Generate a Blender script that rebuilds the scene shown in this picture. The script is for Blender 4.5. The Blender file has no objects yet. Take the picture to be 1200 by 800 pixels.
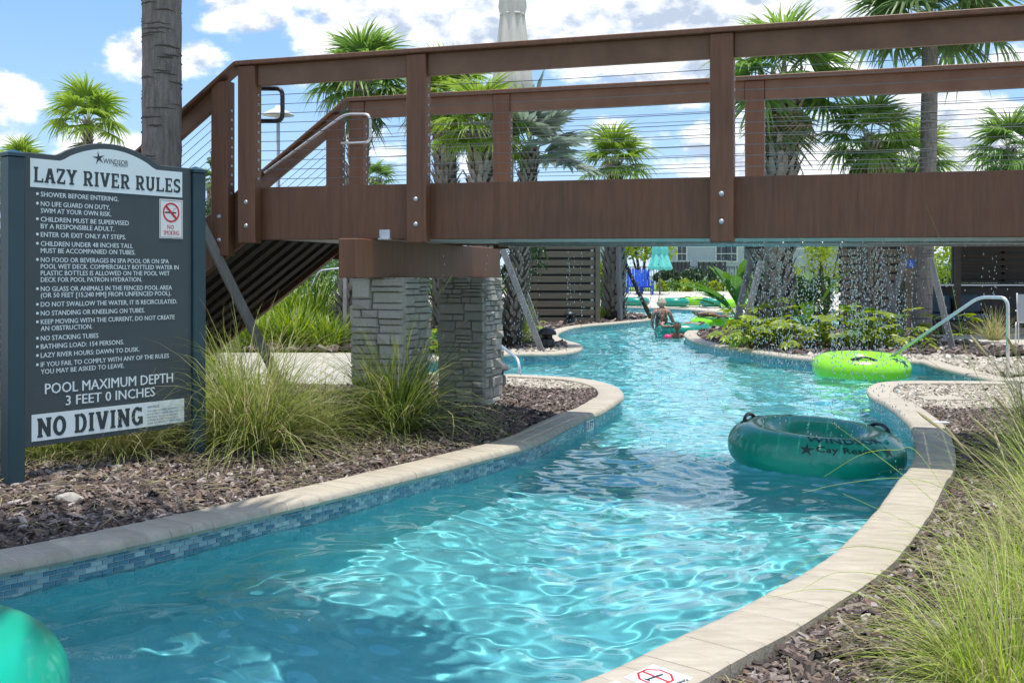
import bpy, bmesh, math, random
import numpy as np
from mathutils import Vector, Matrix, Euler
from mathutils.geometry import delaunay_2d_cdt
sc = bpy.context.scene
C = sc.collection
R = math.radians
random.seed(7)
rng = np.random.RandomState(11)

# ------------------------------------------------------------------ camera
F, HOR, EYE = 1240.0, 324.0, 1.4
cam = bpy.data.cameras.new('camera')
cam_o = bpy.data.objects.new('camera', cam); C.objects.link(cam_o); sc.camera = cam_o
cam.sensor_width = 36; cam.lens = 36 * F / 1200; cam.shift_y = -(400 - HOR) / 1200
cam_o.location = (0, 0, EYE); cam_o.rotation_euler = (R(90), 0, 0)
cam.clip_start = .05; cam.clip_end = 6000

def G(px, py, h=.15):
    Y = F * (EYE - h) / (py - HOR)
    return ((px - 600) / F * Y, Y)
def A(px, py, Y):
    return Vector(((px - 600) / F * Y, Y, EYE + (HOR - py) / F * Y))

# ------------------------------------------------------------------ light
SUN = Vector((.07, -.065, 1)).normalized()
sun = bpy.data.lights.new('sun', 'SUN'); sun.energy = 3.7; sun.angle = R(.55); sun.color = (1, .965, .9)
sun.cycles.use_shadow_caustics = True if hasattr(sun.cycles, 'use_shadow_caustics') else True
try: sun.cycles.is_caustics_light = True
except Exception: pass
sun_o = bpy.data.objects.new('sun', sun); C.objects.link(sun_o)
sun_o.rotation_euler = SUN.to_track_quat('Z', 'Y').to_euler(); sun_o.location = (0, 0, 30)
sc.view_settings.view_transform = 'Standard'; sc.view_settings.look = 'None'
sc.view_settings.exposure = 0.46; sc.view_settings.gamma = 1
sc.cycles.max_bounces = 10; sc.cycles.transparent_max_bounces = 8
sc.cycles.sample_clamp_indirect = 6

world = bpy.data.worlds.new('World'); sc.world = world; world.use_nodes = True
def build_world():
    t = world.node_tree; N = t.nodes; L = t.links; N.clear()
    def n(tp, **k):
        q = N.new(tp)
        for a, b in k.items(): setattr(q, a, b)
        return q
    def m(op, a, b=None, c=None):
        q = n('ShaderNodeMath', operation=op)
        for i, v in enumerate((a, b, c)):
            if v is None: continue
            if isinstance(v, (int, float)): q.inputs[i].default_value = v
            else: L.new(v, q.inputs[i])
        return q.outputs[0]
    def vm(op, a, b):
        q = n('ShaderNodeVectorMath', operation=op)
        for i, v in enumerate((a, b)):
            if isinstance(v, (tuple, list)): q.inputs[i].default_value = v
            else: L.new(v, q.inputs[i])
        return q
    out = n('ShaderNodeOutputWorld'); bg = n('ShaderNodeBackground'); bg.inputs[1].default_value = .12
    L.new(bg.outputs[0], out.inputs[0])
    tc = n('ShaderNodeTexCoord'); d = tc.outputs['Generated']
    sep = n('ShaderNodeSeparateXYZ'); L.new(d, sep.inputs[0])
    sky = n('ShaderNodeTexSky', sky_type='NISHITA', sun_disc=False)
    sky.sun_elevation = math.asin(SUN.z); sky.sun_rotation = math.atan2(SUN.x, SUN.y)
    sky.dust_density = .3; sky.ozone_density = 2.5; sky.air_density = 1.0
    ramp = n('ShaderNodeValToRGB'); L.new(sep.outputs[2], ramp.inputs[0])
    e = ramp.color_ramp.elements
    e[0].position = 0.0; e[0].color = (.46, .61, .79, 1)
    e[1].position = 1.0; e[1].color = (.075, .19, .50, 1)
    for p, c in ((.10, (.31, .49, .75)), (.25, (.19, .37, .68)), (.5, (.11, .27, .62))):
        q = e.new(p); q.color = (*c, 1)
    sc10 = vm('SCALE', ramp.outputs[0], (0, 0, 0)); sc10.inputs[3].default_value = 10
    mix = n('ShaderNodeMix', data_type='RGBA'); mix.inputs[0].default_value = .8
    L.new(sky.outputs[0], mix.inputs[6]); L.new(sc10.outputs[0], mix.inputs[7])
    # clouds: lumps at chosen bearings, eroded by fractal noise
    dv = vm('MULTIPLY', d, (1, 1, 1.7)).outputs[0]
    blobs = [(15,115,60,1),(5,165,50,.8),(160,62,48,.9),(225,70,42,.85),(290,12,62,.9),(110,172,55,.9),(150,178,40,.7),
             (430,20,120,.9),(560,28,120,1),(700,10,130,1.1),(820,40,140,1.15),(900,20,150,1.1),(330,45,30,.5),
             (545,190,60,.55),(700,165,60,.55),(470,175,70,.6),(860,180,90,.9),(1010,190,120,.95),(1140,165,120,1.1),(1120,90,70,.6),
             (1160,215,120,1),(980,70,60,.8),(760,95,45,.6),(-200,80,150,.9),(-420,0,150,1),(1400,60,200,1.1),(1650,-60,220,1),
             (400,-160,170,.7),(900,-230,220,.9),(-100,-250,160,.8),(1300,-300,200,.8)]
    acc = None
    for px, py, r, a in blobs:
        v = Vector(((px - 600) / F, 1, (HOR - py) / F)).normalized()
        q = vm('DISTANCE', dv, (v.x, v.y, v.z * 1.7)).outputs['Value']
        mr = n('ShaderNodeMapRange', interpolation_type='SMOOTHSTEP'); L.new(q, mr.inputs[0])
        mr.inputs[1].default_value = 0; mr.inputs[2].default_value = r / F * 1.75
        mr.inputs[3].default_value = a; mr.inputs[4].default_value = 0
        acc = mr.outputs[0] if acc is None else m('MAXIMUM', acc, mr.outputs[0])
    # away from the view the same kind of cloud field goes on
    side = n('ShaderNodeMapRange'); L.new(sep.outputs[1], side.inputs[0])
    side.inputs[1].default_value = .75; side.inputs[2].default_value = .45; side.inputs[3].default_value = 0; side.inputs[4].default_value = .5
    acc = m('MAXIMUM', acc, side.outputs[0])
    def fbm(off, scale, det=9, rough=.58):
        a = vm('ADD', dv, off).outputs[0]
        q = n('ShaderNodeTexNoise'); q.inputs['Scale'].default_value = scale; q.inputs['Detail'].default_value = det
        q.inputs['Roughness'].default_value = rough; L.new(a, q.inputs['Vector']); return q.outputs[0]
    def dens(off):
        a = fbm(off, 17); b = fbm(off, 6, 3)
        s = m('ADD', m('MULTIPLY', m('SUBTRACT', a, .5), 1.9), m('MULTIPLY', m('SUBTRACT', b, .5), .9))
        return m('ADD', acc, s)
    d0 = dens((0, 0, 0)); d1 = dens((.004, .0, .022))
    mask = n('ShaderNodeMapRange', interpolation_type='SMOOTHSTEP'); L.new(d0, mask.inputs[0])
    mask.inputs[1].default_value = .36; mask.inputs[2].default_value = .76
    lit = n('ShaderNodeMapRange'); L.new(m('SUBTRACT', d0, d1), lit.inputs[0])
    lit.inputs[1].default_value = -.28; lit.inputs[2].default_value = .16
    thick = n('ShaderNodeMapRange'); L.new(d0, thick.inputs[0]); thick.inputs[1].default_value = .6; thick.inputs[2].default_value = 1.6
    thick.inputs[3].default_value = 0; thick.inputs[4].default_value = .55
    lf = m('MAXIMUM', m('SUBTRACT', lit.outputs[0], thick.outputs[0]), 0)
    cr = n('ShaderNodeValToRGB'); L.new(lf, cr.inputs[0]); ce = cr.color_ramp.elements
    ce[0].color = (.40, .46, .56, 1); ce[1].color = (.93, .93, .94, 1); ce[1].position = .75
    cs = vm('SCALE', cr.outputs[0], (0, 0, 0)); cs.inputs[3].default_value = 9
    mx = n('ShaderNodeMix', data_type='RGBA'); L.new(m('MULTIPLY', mask.outputs[0], .96), mx.inputs[0])
    L.new(mix.outputs[2], mx.inputs[6]); L.new(cs.outputs[0], mx.inputs[7])
    L.new(mx.outputs[2], bg.inputs[0])
build_world()

# ------------------------------------------------------------------ materials
def mat(name, c1, c2=None, scale=8, rough=.75, bump=0, bscale=None, metal=0, island=0, stretch=None, trans=0, coat=0, detail=5, spec=None, obj_rand=0):
    m_ = bpy.data.materials.new(name); m_.use_nodes = True
    t = m_.node_tree; N = t.nodes; L = t.links; b = N['Principled BSDF']
    b.inputs['Roughness'].default_value = rough; b.inputs['Metallic'].default_value = metal
    if coat: b.inputs['Coat Weight'].default_value = coat
    if spec is not None: b.inputs['Specular IOR Level'].default_value = spec
    c2 = c2 or c1
    tc = N.new('ShaderNodeTexCoord'); mp = N.new('ShaderNodeMapping'); L.new(tc.outputs['Object'], mp.inputs[0])
    if stretch: mp.inputs['Scale'].default_value = stretch
    nz = N.new('ShaderNodeTexNoise'); nz.inputs['Scale'].default_value = scale; nz.inputs['Detail'].default_value = detail; nz.inputs['Roughness'].default_value = .6
    L.new(mp.outputs[0], nz.inputs['Vector'])
    mr = N.new('ShaderNodeMapRange'); L.new(nz.outputs[0], mr.inputs[0]); mr.inputs[1].default_value = .3; mr.inputs[2].default_value = .7
    fac = mr.outputs[0]
    if island or obj_rand:
        g = N.new('ShaderNodeNewGeometry') if island else N.new('ShaderNodeObjectInfo')
        src = g.outputs['Random Per Island'] if island else g.outputs['Random']
        mm = N.new('ShaderNodeMix'); mm.data_type = 'FLOAT'; mm.inputs[0].default_value = island or obj_rand
        L.new(fac, mm.inputs[2]); L.new(src, mm.inputs[3]); fac = mm.outputs[0]
    mx = N.new('ShaderNodeMix'); mx.data_type = 'RGBA'; L.new(fac, mx.inputs[0])
    mx.inputs[6].default_value = (*c1, 1); mx.inputs[7].default_value = (*c2, 1)
    L.new(mx.outputs[2], b.inputs['Base Color'])
    if bump:
        bn = N.new('ShaderNodeTexNoise'); bn.inputs['Scale'].default_value = bscale or scale * 4; bn.inputs['Detail'].default_value = 6
        L.new(mp.outputs[0], bn.inputs['Vector'])
        bp = N.new('ShaderNodeBump'); bp.inputs['Strength'].default_value = bump; bp.inputs['Distance'].default_value = .02
        L.new(bn.outputs[0], bp.inputs['Height']); L.new(bp.outputs[0], b.inputs['Normal'])
    if trans:   # thin leaf: light comes through
        o = N['Material Output']; tr = N.new('ShaderNodeBsdfTranslucent'); ms = N.new('ShaderNodeMixShader')
        hs = N.new('ShaderNodeHueSaturation'); hs.inputs['Value'].default_value = 1.5; hs.inputs['Saturation'].default_value = 1.1
        L.new(mx.outputs[2], hs.inputs['Color']); L.new(hs.outputs[0], tr.inputs[0])
        ms.inputs[0].default_value = trans; L.new(b.outputs[0], ms.inputs[1]); L.new(tr.outputs[0], ms.inputs[2]); L.new(ms.outputs[0], o.inputs[0])
    return m_
def band_mat(name, cols, w, rough=.6):  # noise ramp of several colours, random per island
    m_ = bpy.data.materials.new(name); m_.use_nodes = True
    t = m_.node_tree; N = t.nodes; L = t.links; b = N['Principled BSDF']; b.inputs['Roughness'].default_value = rough
    g = N.new('ShaderNodeNewGeometry'); r = N.new('ShaderNodeValToRGB'); L.new(g.outputs['Random Per Island'], r.inputs[0])
    e = r.color_ramp.elements; r.color_ramp.interpolation = 'LINEAR'
    e[0].color = (*cols[0], 1); e[1].color = (*cols[-1], 1)
    for i, c in enumerate(cols[1:-1]): q = e.new((i + 1) / (len(cols) - 1)); q.color = (*c, 1)
    tc = N.new('ShaderNodeTexCoord'); nz = N.new('ShaderNodeTexNoise'); nz.inputs['Scale'].default_value = w; L.new(tc.outputs['Object'], nz.inputs[0])
    hs = N.new('ShaderNodeHueSaturation'); L.new(r.outputs[0], hs.inputs['Color'])
    mr = N.new('ShaderNodeMapRange'); L.new(nz.outputs[0], mr.inputs[0]); mr.inputs[1].default_value = .3; mr.inputs[2].default_value = .7; mr.inputs[3].default_value = .7; mr.inputs[4].default_value = 1.3
    L.new(mr.outputs[0], hs.inputs['Value']); L.new(hs.outputs[0], b.inputs['Base Color'])
    return m_

M = {}
M['water'] = bpy.data.materials.new('pool_water')
def _w():
    m_ = M['water']; m_.use_nodes = True; N = m_.node_tree.nodes; L = m_.node_tree.links; N.clear()
    o = N.new('ShaderNodeOutputMaterial'); g = N.new('ShaderNodeBsdfGlass'); g.inputs['IOR'].default_value = 1.33
    g.inputs['Roughness'].default_value = 0; g.inputs['Color'].default_value = (.90, .985, 1, 1); L.new(g.outputs[0], o.inputs[0])
_w()
M['plaster'] = mat('pool_plaster', (.12, .47, .51), (.20, .58, .61), 5, .8)
M['coping'] = mat('coping_stone', (.36, .31, .235), (.53, .47, .375), 7, .7, .35, 60, stretch=(1, 3.5, 1), obj_rand=.35)
M['mortar'] = mat('mortar', (.55, .51, .44), None, 20, .9)
M['grout'] = mat('tile_grout', (.48, .52, .50), (.56, .6, .57), 30, .8)
M['tile_a'] = mat('glass_tile_deep', (.05, .15, .22), (.11, .27, .33), 25, .15, obj_rand=.5)
M['tile_b'] = mat('glass_tile_sky', (.17, .31, .35), (.26, .41, .43), 25, .15, obj_rand=.5)
M['tile_c'] = mat('glass_tile_pale', (.30, .44, .45), (.40, .54, .53), 25, .15, obj_rand=.5)
M['tiles'] = band_mat('glass_tiles_mixed', [(.06,.17,.25),(.13,.28,.35),(.3,.44,.46),(.18,.34,.38),(.09,.24,.3),(.38,.52,.52)], 60, .2)
M['soil'] = mat('soil', (.028, .019, .015), (.075, .05, .04), 30, .95, .6, 60)
M['mulch'] = band_mat('bark_chips', [(.03,.021,.018),(.10,.066,.05),(.30,.235,.20),(.06,.042,.036),(.44,.38,.34),(.13,.09,.075),(.035,.026,.023),(.22,.14,.10),(.04,.03,.026),(.09,.07,.06),(.17,.12,.09),(.03,.022,.02)], 70, .8)
M['gravel'] = band_mat('white_pebbles', [(.40,.35,.28),(.54,.48,.39),(.22,.19,.15),(.46,.40,.31),(.60,.55,.46),(.32,.25,.19)], 50, .7)
M['gravel_base'] = mat('pebble_bed', (.30, .27, .22), (.5, .46, .4), 60, .9)
M['concrete'] = mat('deck_concrete', (.42, .38, .32), (.54, .50, .42), 1.5, .85, .15, 40)
M['lawn'] = mat('lawn', (.10, .20, .03), (.22, .32, .06), .8, .9)
M['brown'] = mat('brown_paint', (.140, .055, .026), (.195, .086, .043), 9, .55, .10, 60, stretch=(4, 4, .35))
def streaks(m_):
    # mineral run-off: narrow vertical stains where water has dripped down the boards
    t = m_.node_tree; N = t.nodes; L = t.links; b = N['Principled BSDF']; src = b.inputs['Base Color'].links[0].from_socket
    tc = N.new('ShaderNodeTexCoord'); out = None
    for scl, lo, hi, f_ in (((16, 16, .4), .55, .72, .28), ((60, 60, 1.1), .58, .70, .26), ((1.3, 1.3, 2.2), .45, .7, .22)):
        mp = N.new('ShaderNodeMapping'); mp.inputs['Scale'].default_value = scl; L.new(tc.outputs['Object'], mp.inputs[0])
        nz = N.new('ShaderNodeTexNoise'); nz.inputs['Scale'].default_value = 1; nz.inputs['Detail'].default_value = 4; L.new(mp.outputs[0], nz.inputs[0])
        mr = N.new('ShaderNodeMapRange'); L.new(nz.outputs[0], mr.inputs[0]); mr.inputs[1].default_value = lo; mr.inputs[2].default_value = hi; mr.inputs[4].default_value = f_
        mx = N.new('ShaderNodeMix'); mx.data_type = 'RGBA'; L.new(mr.outputs[0], mx.inputs[0]); L.new(src, mx.inputs[6]); mx.inputs[7].default_value = (.045, .028, .020, 1); src = mx.outputs[2]
    L.new(src, b.inputs['Base Color'])
streaks(M['brown'])
M['dead_frond'] = mat('dead_palm_frond', (.16, .11, .06), (.32, .24, .14), 3, .8, island=.7, trans=.2)
M['brown_light'] = mat('brown_paint_worn', (.14, .064, .033), (.20, .105, .060), 4, .55, .08, 60)
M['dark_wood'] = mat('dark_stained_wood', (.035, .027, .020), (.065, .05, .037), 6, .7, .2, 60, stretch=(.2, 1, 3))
M['slat_wood'] = mat('olive_stained_slat', (.11, .092, .062), (.16, .135, .095), 5, .7, .2, 60, stretch=(.3, 1, 3))
M['planks'] = mat('water_lit_planks', (.55, .60, .58), (.75, .78, .76), 6, .6, obj_rand=.4)  # brightened colour stands in for light thrown up by the water
M['stone'] = mat('stacked_ledgestone', (.46, .44, .38), (.74, .71, .63), 14, .85, .8, 60, obj_rand=.45)  # stone colour lightened to include bounce from the water
M['stone_core'] = mat('stone_joint', (.07, .062, .05), None, 20, .95)
M['steel'] = mat('brushed_steel', (.55, .56, .57), (.74, .74, .73), 30, .38, metal=.9)
M['cable'] = mat('steel_cable', (.22, .22, .22), None, 10, .4, metal=.7)
M['zinc'] = mat('galvanised_steel', (.42, .46, .5), (.6, .63, .66), 40, .4, .1, metal=.6)
M['black'] = mat('black_metal', (.012, .012, .013), (.02, .02, .02), 10, .4)
M['dark_blue'] = mat('sign_post_paint', (.017, .050, .064), (.023, .062, .078), 4, .38, .03, 40)
M['sign_board'] = mat('sign_board_paint', (.045, .062, .068), (.055, .073, .08), 4, .55)
M['sign_white'] = mat('sign_print_white', (.70, .79, .80), None, 4, .6)
M['sign_dark'] = mat('sign_print_dark', (.03, .045, .05), None, 4, .6)
M['white'] = mat('white_plastic', (.75, .75, .73), None, 4, .5)
M['red'] = mat('red_print', (.55, .02, .03), None, 4, .5)
M['blue_print'] = mat('blue_print', (.01, .09, .45), None, 4, .5)
M['palm_green'] = mat('palm_frond_green', (.10, .19, .04), (.25, .36, .09), 3, .45, island=.7, trans=.5)
M['palm_dark'] = mat('palm_frond_dark', (.08, .15, .05), (.19, .28, .10), 3, .45, island=.7, trans=.5)
M['palm_yellow'] = mat('palm_frond_lime', (.15, .24, .03), (.31, .41, .08), 3, .45, island=.7, trans=.5)
M['palm_silver'] = mat('palm_frond_silver', (.17, .22, .17), (.32, .37, .30), 3, .55, island=.7, trans=.3)
M['petiole'] = mat('palm_petiole', (.16, .22, .05), (.28, .33, .09), 6, .5)
M['trunk_grey'] = mat('palm_trunk_bark', (.145, .125, .108), (.30, .265, .235), 5, .9, .9, 26, stretch=(6, 6, 1.2))
M['trunk_ring'] = mat('palm_trunk_ring', (.055, .048, .043), (.10, .085, .075), 12, .95)
M['boots'] = mat('palm_leaf_bases', (.16, .13, .105), (.36, .32, .27), 6, .9, .4, 40, island=.6)
M['boot_core'] = mat('palm_trunk_core', (.045, .035, .028), (.09, .07, .055), 10, .95)
M['brace'] = mat('weathered_grey_timber', (.16, .155, .15), (.30, .285, .27), 6, .85, .4, 60, stretch=(3, 3, .5))
M['grass_g'] = mat('fountain_grass_green', (.13, .19, .03), (.38, .43, .11), 2, .5, island=.85, trans=.35)
M['grass_d'] = mat('fountain_grass_deep', (.045, .10, .015), (.20, .26, .06), 2, .5, island=.85, trans=.3)
M['grass_y'] = mat('fountain_grass_straw', (.27, .24, .09), (.58, .52, .30), 2, .6, island=.85, trans=.3)
M['grass_l'] = mat('fountain_grass_lime', (.22, .33, .035), (.50, .60, .13), 2, .5, island=.85, trans=.4)
M['leaf'] = mat('broad_leaf_green', (.05, .13, .02), (.14, .25, .04), 4, .4, island=.8, trans=.35)
M['leaf_y'] = mat('broad_leaf_yellow_green', (.16, .24, .02), (.38, .44, .05), 4, .4, island=.8, trans=.4)
M['leaf_d'] = mat('broad_leaf_dark', (.022, .06, .018), (.06, .12, .03), 4, .4, island=.8, trans=.25)
M['canvas'] = mat('cream_canvas', (.58, .54, .47), (.68, .64, .57), 3, .9, .1, 30)
M['teal_canvas'] = mat('turquoise_canvas', (.10, .52, .46), (.14, .60, .53), 3, .9)
M['teal_tube'] = mat('teal_vinyl', (.0, .24, .165), (.003, .27, .19), 3, .28, coat=.3)
M['dteal_tube'] = mat('dark_teal_vinyl', (.0, .25, .165), (.003, .29, .19), 3, .28, coat=.3)
M['teal2_tube'] = mat('bright_teal_vinyl', (.0, .36, .22), (.004, .40, .25), 3, .3, coat=.3)
M['lime_tube'] = mat('lime_vinyl', (.27, .72, .015), (.30, .78, .02), 3, .3, coat=.3)
M['ink'] = mat('dark_print_on_vinyl', (.006, .03, .028), None, 3, .4)
M['skin'] = mat('skin', (.36, .19, .13), (.42, .23, .16), 8, .5)
M['skin_d'] = mat('skin_brown', (.20, .10, .065), (.25, .13, .085), 8, .5)
M['suit'] = mat('dark_patterned_swimsuit', (.015, .013, .015), (.20, .13, .11), 30, .6)
M['hair_b'] = mat('grey_blond_hair', (.42, .36, .25), (.62, .56, .43), 30, .6, .5, 60)
M['hair_k'] = mat('black_hair', (.012, .01, .01), (.03, .02, .02), 30, .5)
M['pink'] = mat('pink_float', (.75, .05, .20), None, 3, .4)
M['blue'] = mat('blue_plastic', (.01, .07, .52), (.015, .10, .60), 3, .45)
M['kid_blue'] = mat('blue_fabric', (.03, .10, .35), None, 3, .7)
M['house'] = mat('grey_siding', (.38, .42, .46), (.43, .47, .51), .6, .8)
M['roof'] = mat('grey_shingle', (.12, .12, .13), (.17, .17, .18), 2, .9)
M['glass'] = mat('window_glass', (.03, .045, .06), None, 3, .08)
M['cushion'] = mat('blue_grey_cushion', (.04, .075, .10), (.06, .10, .13), 5, .9)
M['rattan'] = mat('black_rattan', (.012, .011, .012), (.03, .028, .028), 30, .6)
M['mesh_fab'] = mat('light_grey_sling', (.38, .42, .46), None, 8, .8)
M['plastic_grey'] = mat('taupe_speaker_shell', (.11, .10, .095), (.15, .14, .13), 20, .6)
M['drop'] = mat('water_drops', (.82, .9, .92), None, 5, .05)

# ------------------------------------------------------------------ mesh helpers
ORG = {}
class MB:
    def __init__(s): s.v = []; s.f = []; s.mi = []; s.nv = 0
    def add(s, vs, fs, mi=0):
        b = len(s.v); s.v += [tuple(p) for p in vs]; s.f += [tuple(b + i for i in f) for f in fs]; s.mi += [mi] * len(fs); return s
    def box(s, c, size, ax=None, mi=0, ch=0):
        c = Vector(c); ax = ax or (Vector((1, 0, 0)), Vector((0, 1, 0)), Vector((0, 0, 1)))
        hx, hy, hz = (q / 2 for q in size)
        vs = [c + ax[0] * (sx * hx) + ax[1] * (sy * hy) + ax[2] * (sz * hz) for sz in (-1, 1) for sy in (-1, 1) for sx in (-1, 1)]
        return s.add(vs, [(0, 2, 3, 1), (4, 5, 7, 6), (0, 1, 5, 4), (2, 6, 7, 3), (0, 4, 6, 2), (1, 3, 7, 5)], mi)
    def bar(s, p0, p1, w, h, up=(0, 0, 1), mi=0):
        p0 = Vector(p0); p1 = Vector(p1); d = (p1 - p0); l = d.length; d = d / l
        x = d.cross(Vector(up)); x = x.normalized() if x.length > 1e-4 else Vector((1, 0, 0)); z = x.cross(d)
        return s.box((p0 + p1) / 2, (l, w, h), (d, x, z), mi)
    def tube(s, pts, r, n=8, mi=0, cap=True, sq=1):
        pts = [Vector(p) for p in pts]; k = len(pts); rr = r if isinstance(r, (list, tuple)) else [r] * k
        ref = Vector((0, 0, 1)); b = len(s.v); vs = []; x = None
        for i, p in enumerate(pts):
            d = (pts[min(i + 1, k - 1)] - pts[max(i - 1, 0)]).normalized()
            if x is None: x = d.cross(ref) if abs(d.z) < .95 else d.cross(Vector((0, 1, 0)))
            else: x = x - d * x.dot(d)
            x.normalize(); y = d.cross(x)
            for j in range(n):
                a = 2 * math.pi * j / n; vs.append(p + x * (math.cos(a) * rr[i]) + y * (math.sin(a) * rr[i] * sq))
        fs = [(i * n + j, i * n + (j + 1) % n, (i + 1) * n + (j + 1) % n, (i + 1) * n + j) for i in range(k - 1) for j in range(n)]
        if cap: fs += [tuple(range(n))[::-1], tuple((k - 1) * n + j for j in range(n))]
        return s.add(vs, fs, mi)
    def lathe(s, c, prof, n=16, mi=0, ax=None):
        c = Vector(c); ax = ax or (Vector((1, 0, 0)), Vector((0, 1, 0)), Vector((0, 0, 1))); vs = []
        for r, z in prof:
            for j in range(n):
                a = 2 * math.pi * j / n; vs.append(c + ax[0] * (r * math.cos(a)) + ax[1] * (r * math.sin(a)) + ax[2] * z)
        k = len(prof)
        fs = [(i * n + j, i * n + (j + 1) % n, (i + 1) * n + (j + 1) % n, (i + 1) * n + j) for i in range(k - 1) for j in range(n)]
        fs += [tuple(range(n))[::-1], tuple((k - 1) * n + j for j in range(n))]
        return s.add(vs, fs, mi)
    def prism(s, poly, z0, z1, mi=0):
        n = len(poly); vs = [(x, y, z0) for x, y in poly] + [(x, y, z1) for x, y in poly]
        return s.add(vs, [tuple(range(n))[::-1], tuple(range(n, 2 * n))] + [(i, (i + 1) % n, n + (i + 1) % n, n + i) for i in range(n)], mi)

def origin_of(o):
    return ORG.get(o.name, Vector((0, 0, 0))) if o else Vector((0, 0, 0))
def empty(name, loc, label=None, cat=None, group=None, kind=None):
    o = bpy.data.objects.new(name, None); C.objects.link(o); o.location = loc; ORG[o.name] = Vector(loc)
    o.empty_display_size = .2
    tag(o, label, cat, group, kind); return o
def tag(o, label=None, cat=None, group=None, kind=None):
    if label: o['label'] = label
    if cat: o['category'] = cat
    if group: o['group'] = group
    if kind: o['kind'] = kind
    return o
def fast_mesh(name, V, Fq, mats, smooth=False, mi=None):
    V = np.asarray(V, dtype=np.float32); Fq = np.asarray(Fq, dtype=np.int32); k = Fq.shape[1]
    me = bpy.data.meshes.new(name); me.vertices.add(len(V)); me.vertices.foreach_set('co', V.ravel())
    me.loops.add(Fq.size); me.loops.foreach_set('vertex_index', Fq.ravel()); me.polygons.add(len(Fq))
    me.polygons.foreach_set('loop_start', (np.arange(len(Fq)) * k).astype(np.int32))
    me.polygons.foreach_set('loop_total', np.full(len(Fq), k, np.int32))
    me.polygons.foreach_set('use_smooth', np.full(len(Fq), bool(smooth)))
    if mi is not None: me.polygons.foreach_set('material_index', np.asarray(mi, dtype=np.int32))
    me.update(calc_edges=True)
    for m_ in (mats if isinstance(mats, (list, tuple)) else [mats]): me.materials.append(m_)
    return me
def link(name, me, parent=None, loc=(0, 0, 0)):
    o = bpy.data.objects.new(name, me); C.objects.link(o); o.location = loc
    if parent: o.parent = parent
    return o
def mesh_of(name, mb, mats, smooth=False, org=(0, 0, 0)):
    me = bpy.data.meshes.new(name); ox, oy, oz = org
    me.from_pydata([(x - ox, y - oy, z - oz) for x, y, z in mb.v], [], mb.f)
    for m_ in (mats if isinstance(mats, (list, tuple)) else [mats]): me.materials.append(m_)
    if isinstance(mats, (list, tuple)) and len(mats) > 1: me.polygons.foreach_set('material_index', mb.mi)
    if smooth: me.polygons.foreach_set('use_smooth', [True] * len(me.polygons))
    me.update(); return me
def part(name, mb, mats, parent, smooth=False, label=None, kind=None):
    """geometry given in world space; stored relative to the parent's origin"""
    org = origin_of(parent)
    o = link(name, mesh_of(name, mb, mats, smooth, org), parent); ORG[o.name] = org
    if label: o['label'] = label
    if kind: o['kind'] = kind
    return o
def single(name, mb, mats, label=None, cat=None, group=None, kind=None, smooth=False, org=(0, 0, 0)):
    o = link(name, mesh_of(name, mb, mats, smooth, org), None, org); ORG[o.name] = Vector(org)
    return tag(o, label, cat, group, kind)
def smooth_angle(o, ang=35):
    me = o.data; me.polygons.foreach_set('use_smooth', [True] * len(me.polygons))
    try: me.set_sharp_from_angle(angle=R(ang))
    except Exception: pass
def catmull(P, step):
    P = [Vector((p[0], p[1])) for p in P]; out = []
    Q = [P[0] * 2 - P[1]] + P + [P[-1] * 2 - P[-2]]
    for i in range(1, len(Q) - 2):
        a, b, c, d = Q[i - 1:i + 3]
        for k in range(24):
            t = k / 24
            out.append(.5 * ((2 * b) + (c - a) * t + (2 * a - 5 * b + 4 * c - d) * t * t + (3 * b - a - 3 * c + d) * t ** 3))
    out.append(P[-1])
    res = [out[0]]; acc = 0
    for p, q in zip(out, out[1:]):
        L_ = (q - p).length; t = step - acc
        while t <= L_ and L_ > 0:
            res.append(p + (q - p) * (t / L_)); t += step
        acc = (acc + L_) % step if L_ else acc
    return res
def inside(poly, X, Y):
    X = np.asarray(X); Y = np.asarray(Y); r = np.zeros(X.shape, bool); n = len(poly)
    for i in range(n):
        x0, y0 = poly[i]; x1, y1 = poly[(i + 1) % n]
        if y0 == y1: continue
        c = ((y0 > Y) != (y1 > Y)); r ^= c & (X < (x1 - x0) * (Y - y0) / (y1 - y0) + x0)
    return r
# ------------------------------------------------------------------ the pool outline (world metres, seen from above)
W0 = lambda px, py: G(px, py, 0)
N1 = lambda px, py: G(px, py, .15)
left_pts = [(-9, 1.2), (-6.2, 2.1), (-4.3, 3.0), (-3.2, 3.75), W0(0, 698), W0(200, 653), W0(400, 602), W0(552, 560), W0(621, 539),
            W0(660, 517.5), W0(688.5, 503), N1(700, 480), N1(717, 470), N1(727, 462), N1(722, 454), N1(705, 447.5), N1(680, 443), N1(652, 440.6), N1(620, 439), N1(593, 438),
            (-.75, 13.7), (-1.5, 14.2), (-1.5, 15.6), (-.7, 16.6)]
left2_pts = [(-.7, 16.6), N1(600, 413.5), N1(630, 413.5), N1(660, 412.5), N1(677, 409), N1(681, 405), N1(674, 401.5), N1(663, 398.5), N1(655, 395.5), N1(652, 392), N1(656, 388),
             N1(670, 383.5), N1(690, 380.5), N1(720, 378), N1(750, 375.2), N1(764, 373.2), N1(768, 371.3), N1(764, 369.5), N1(750, 367.5), N1(733, 366), (-2, 36.5), (-12, 35)]
far_pts = [(-12, 46), (-3, 45.6), N1(690, 358.6), N1(735, 359.5), N1(802, 361.7), N1(852, 365.5), (9.5, 36), (12, 34.5), (22, 33)]
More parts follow.
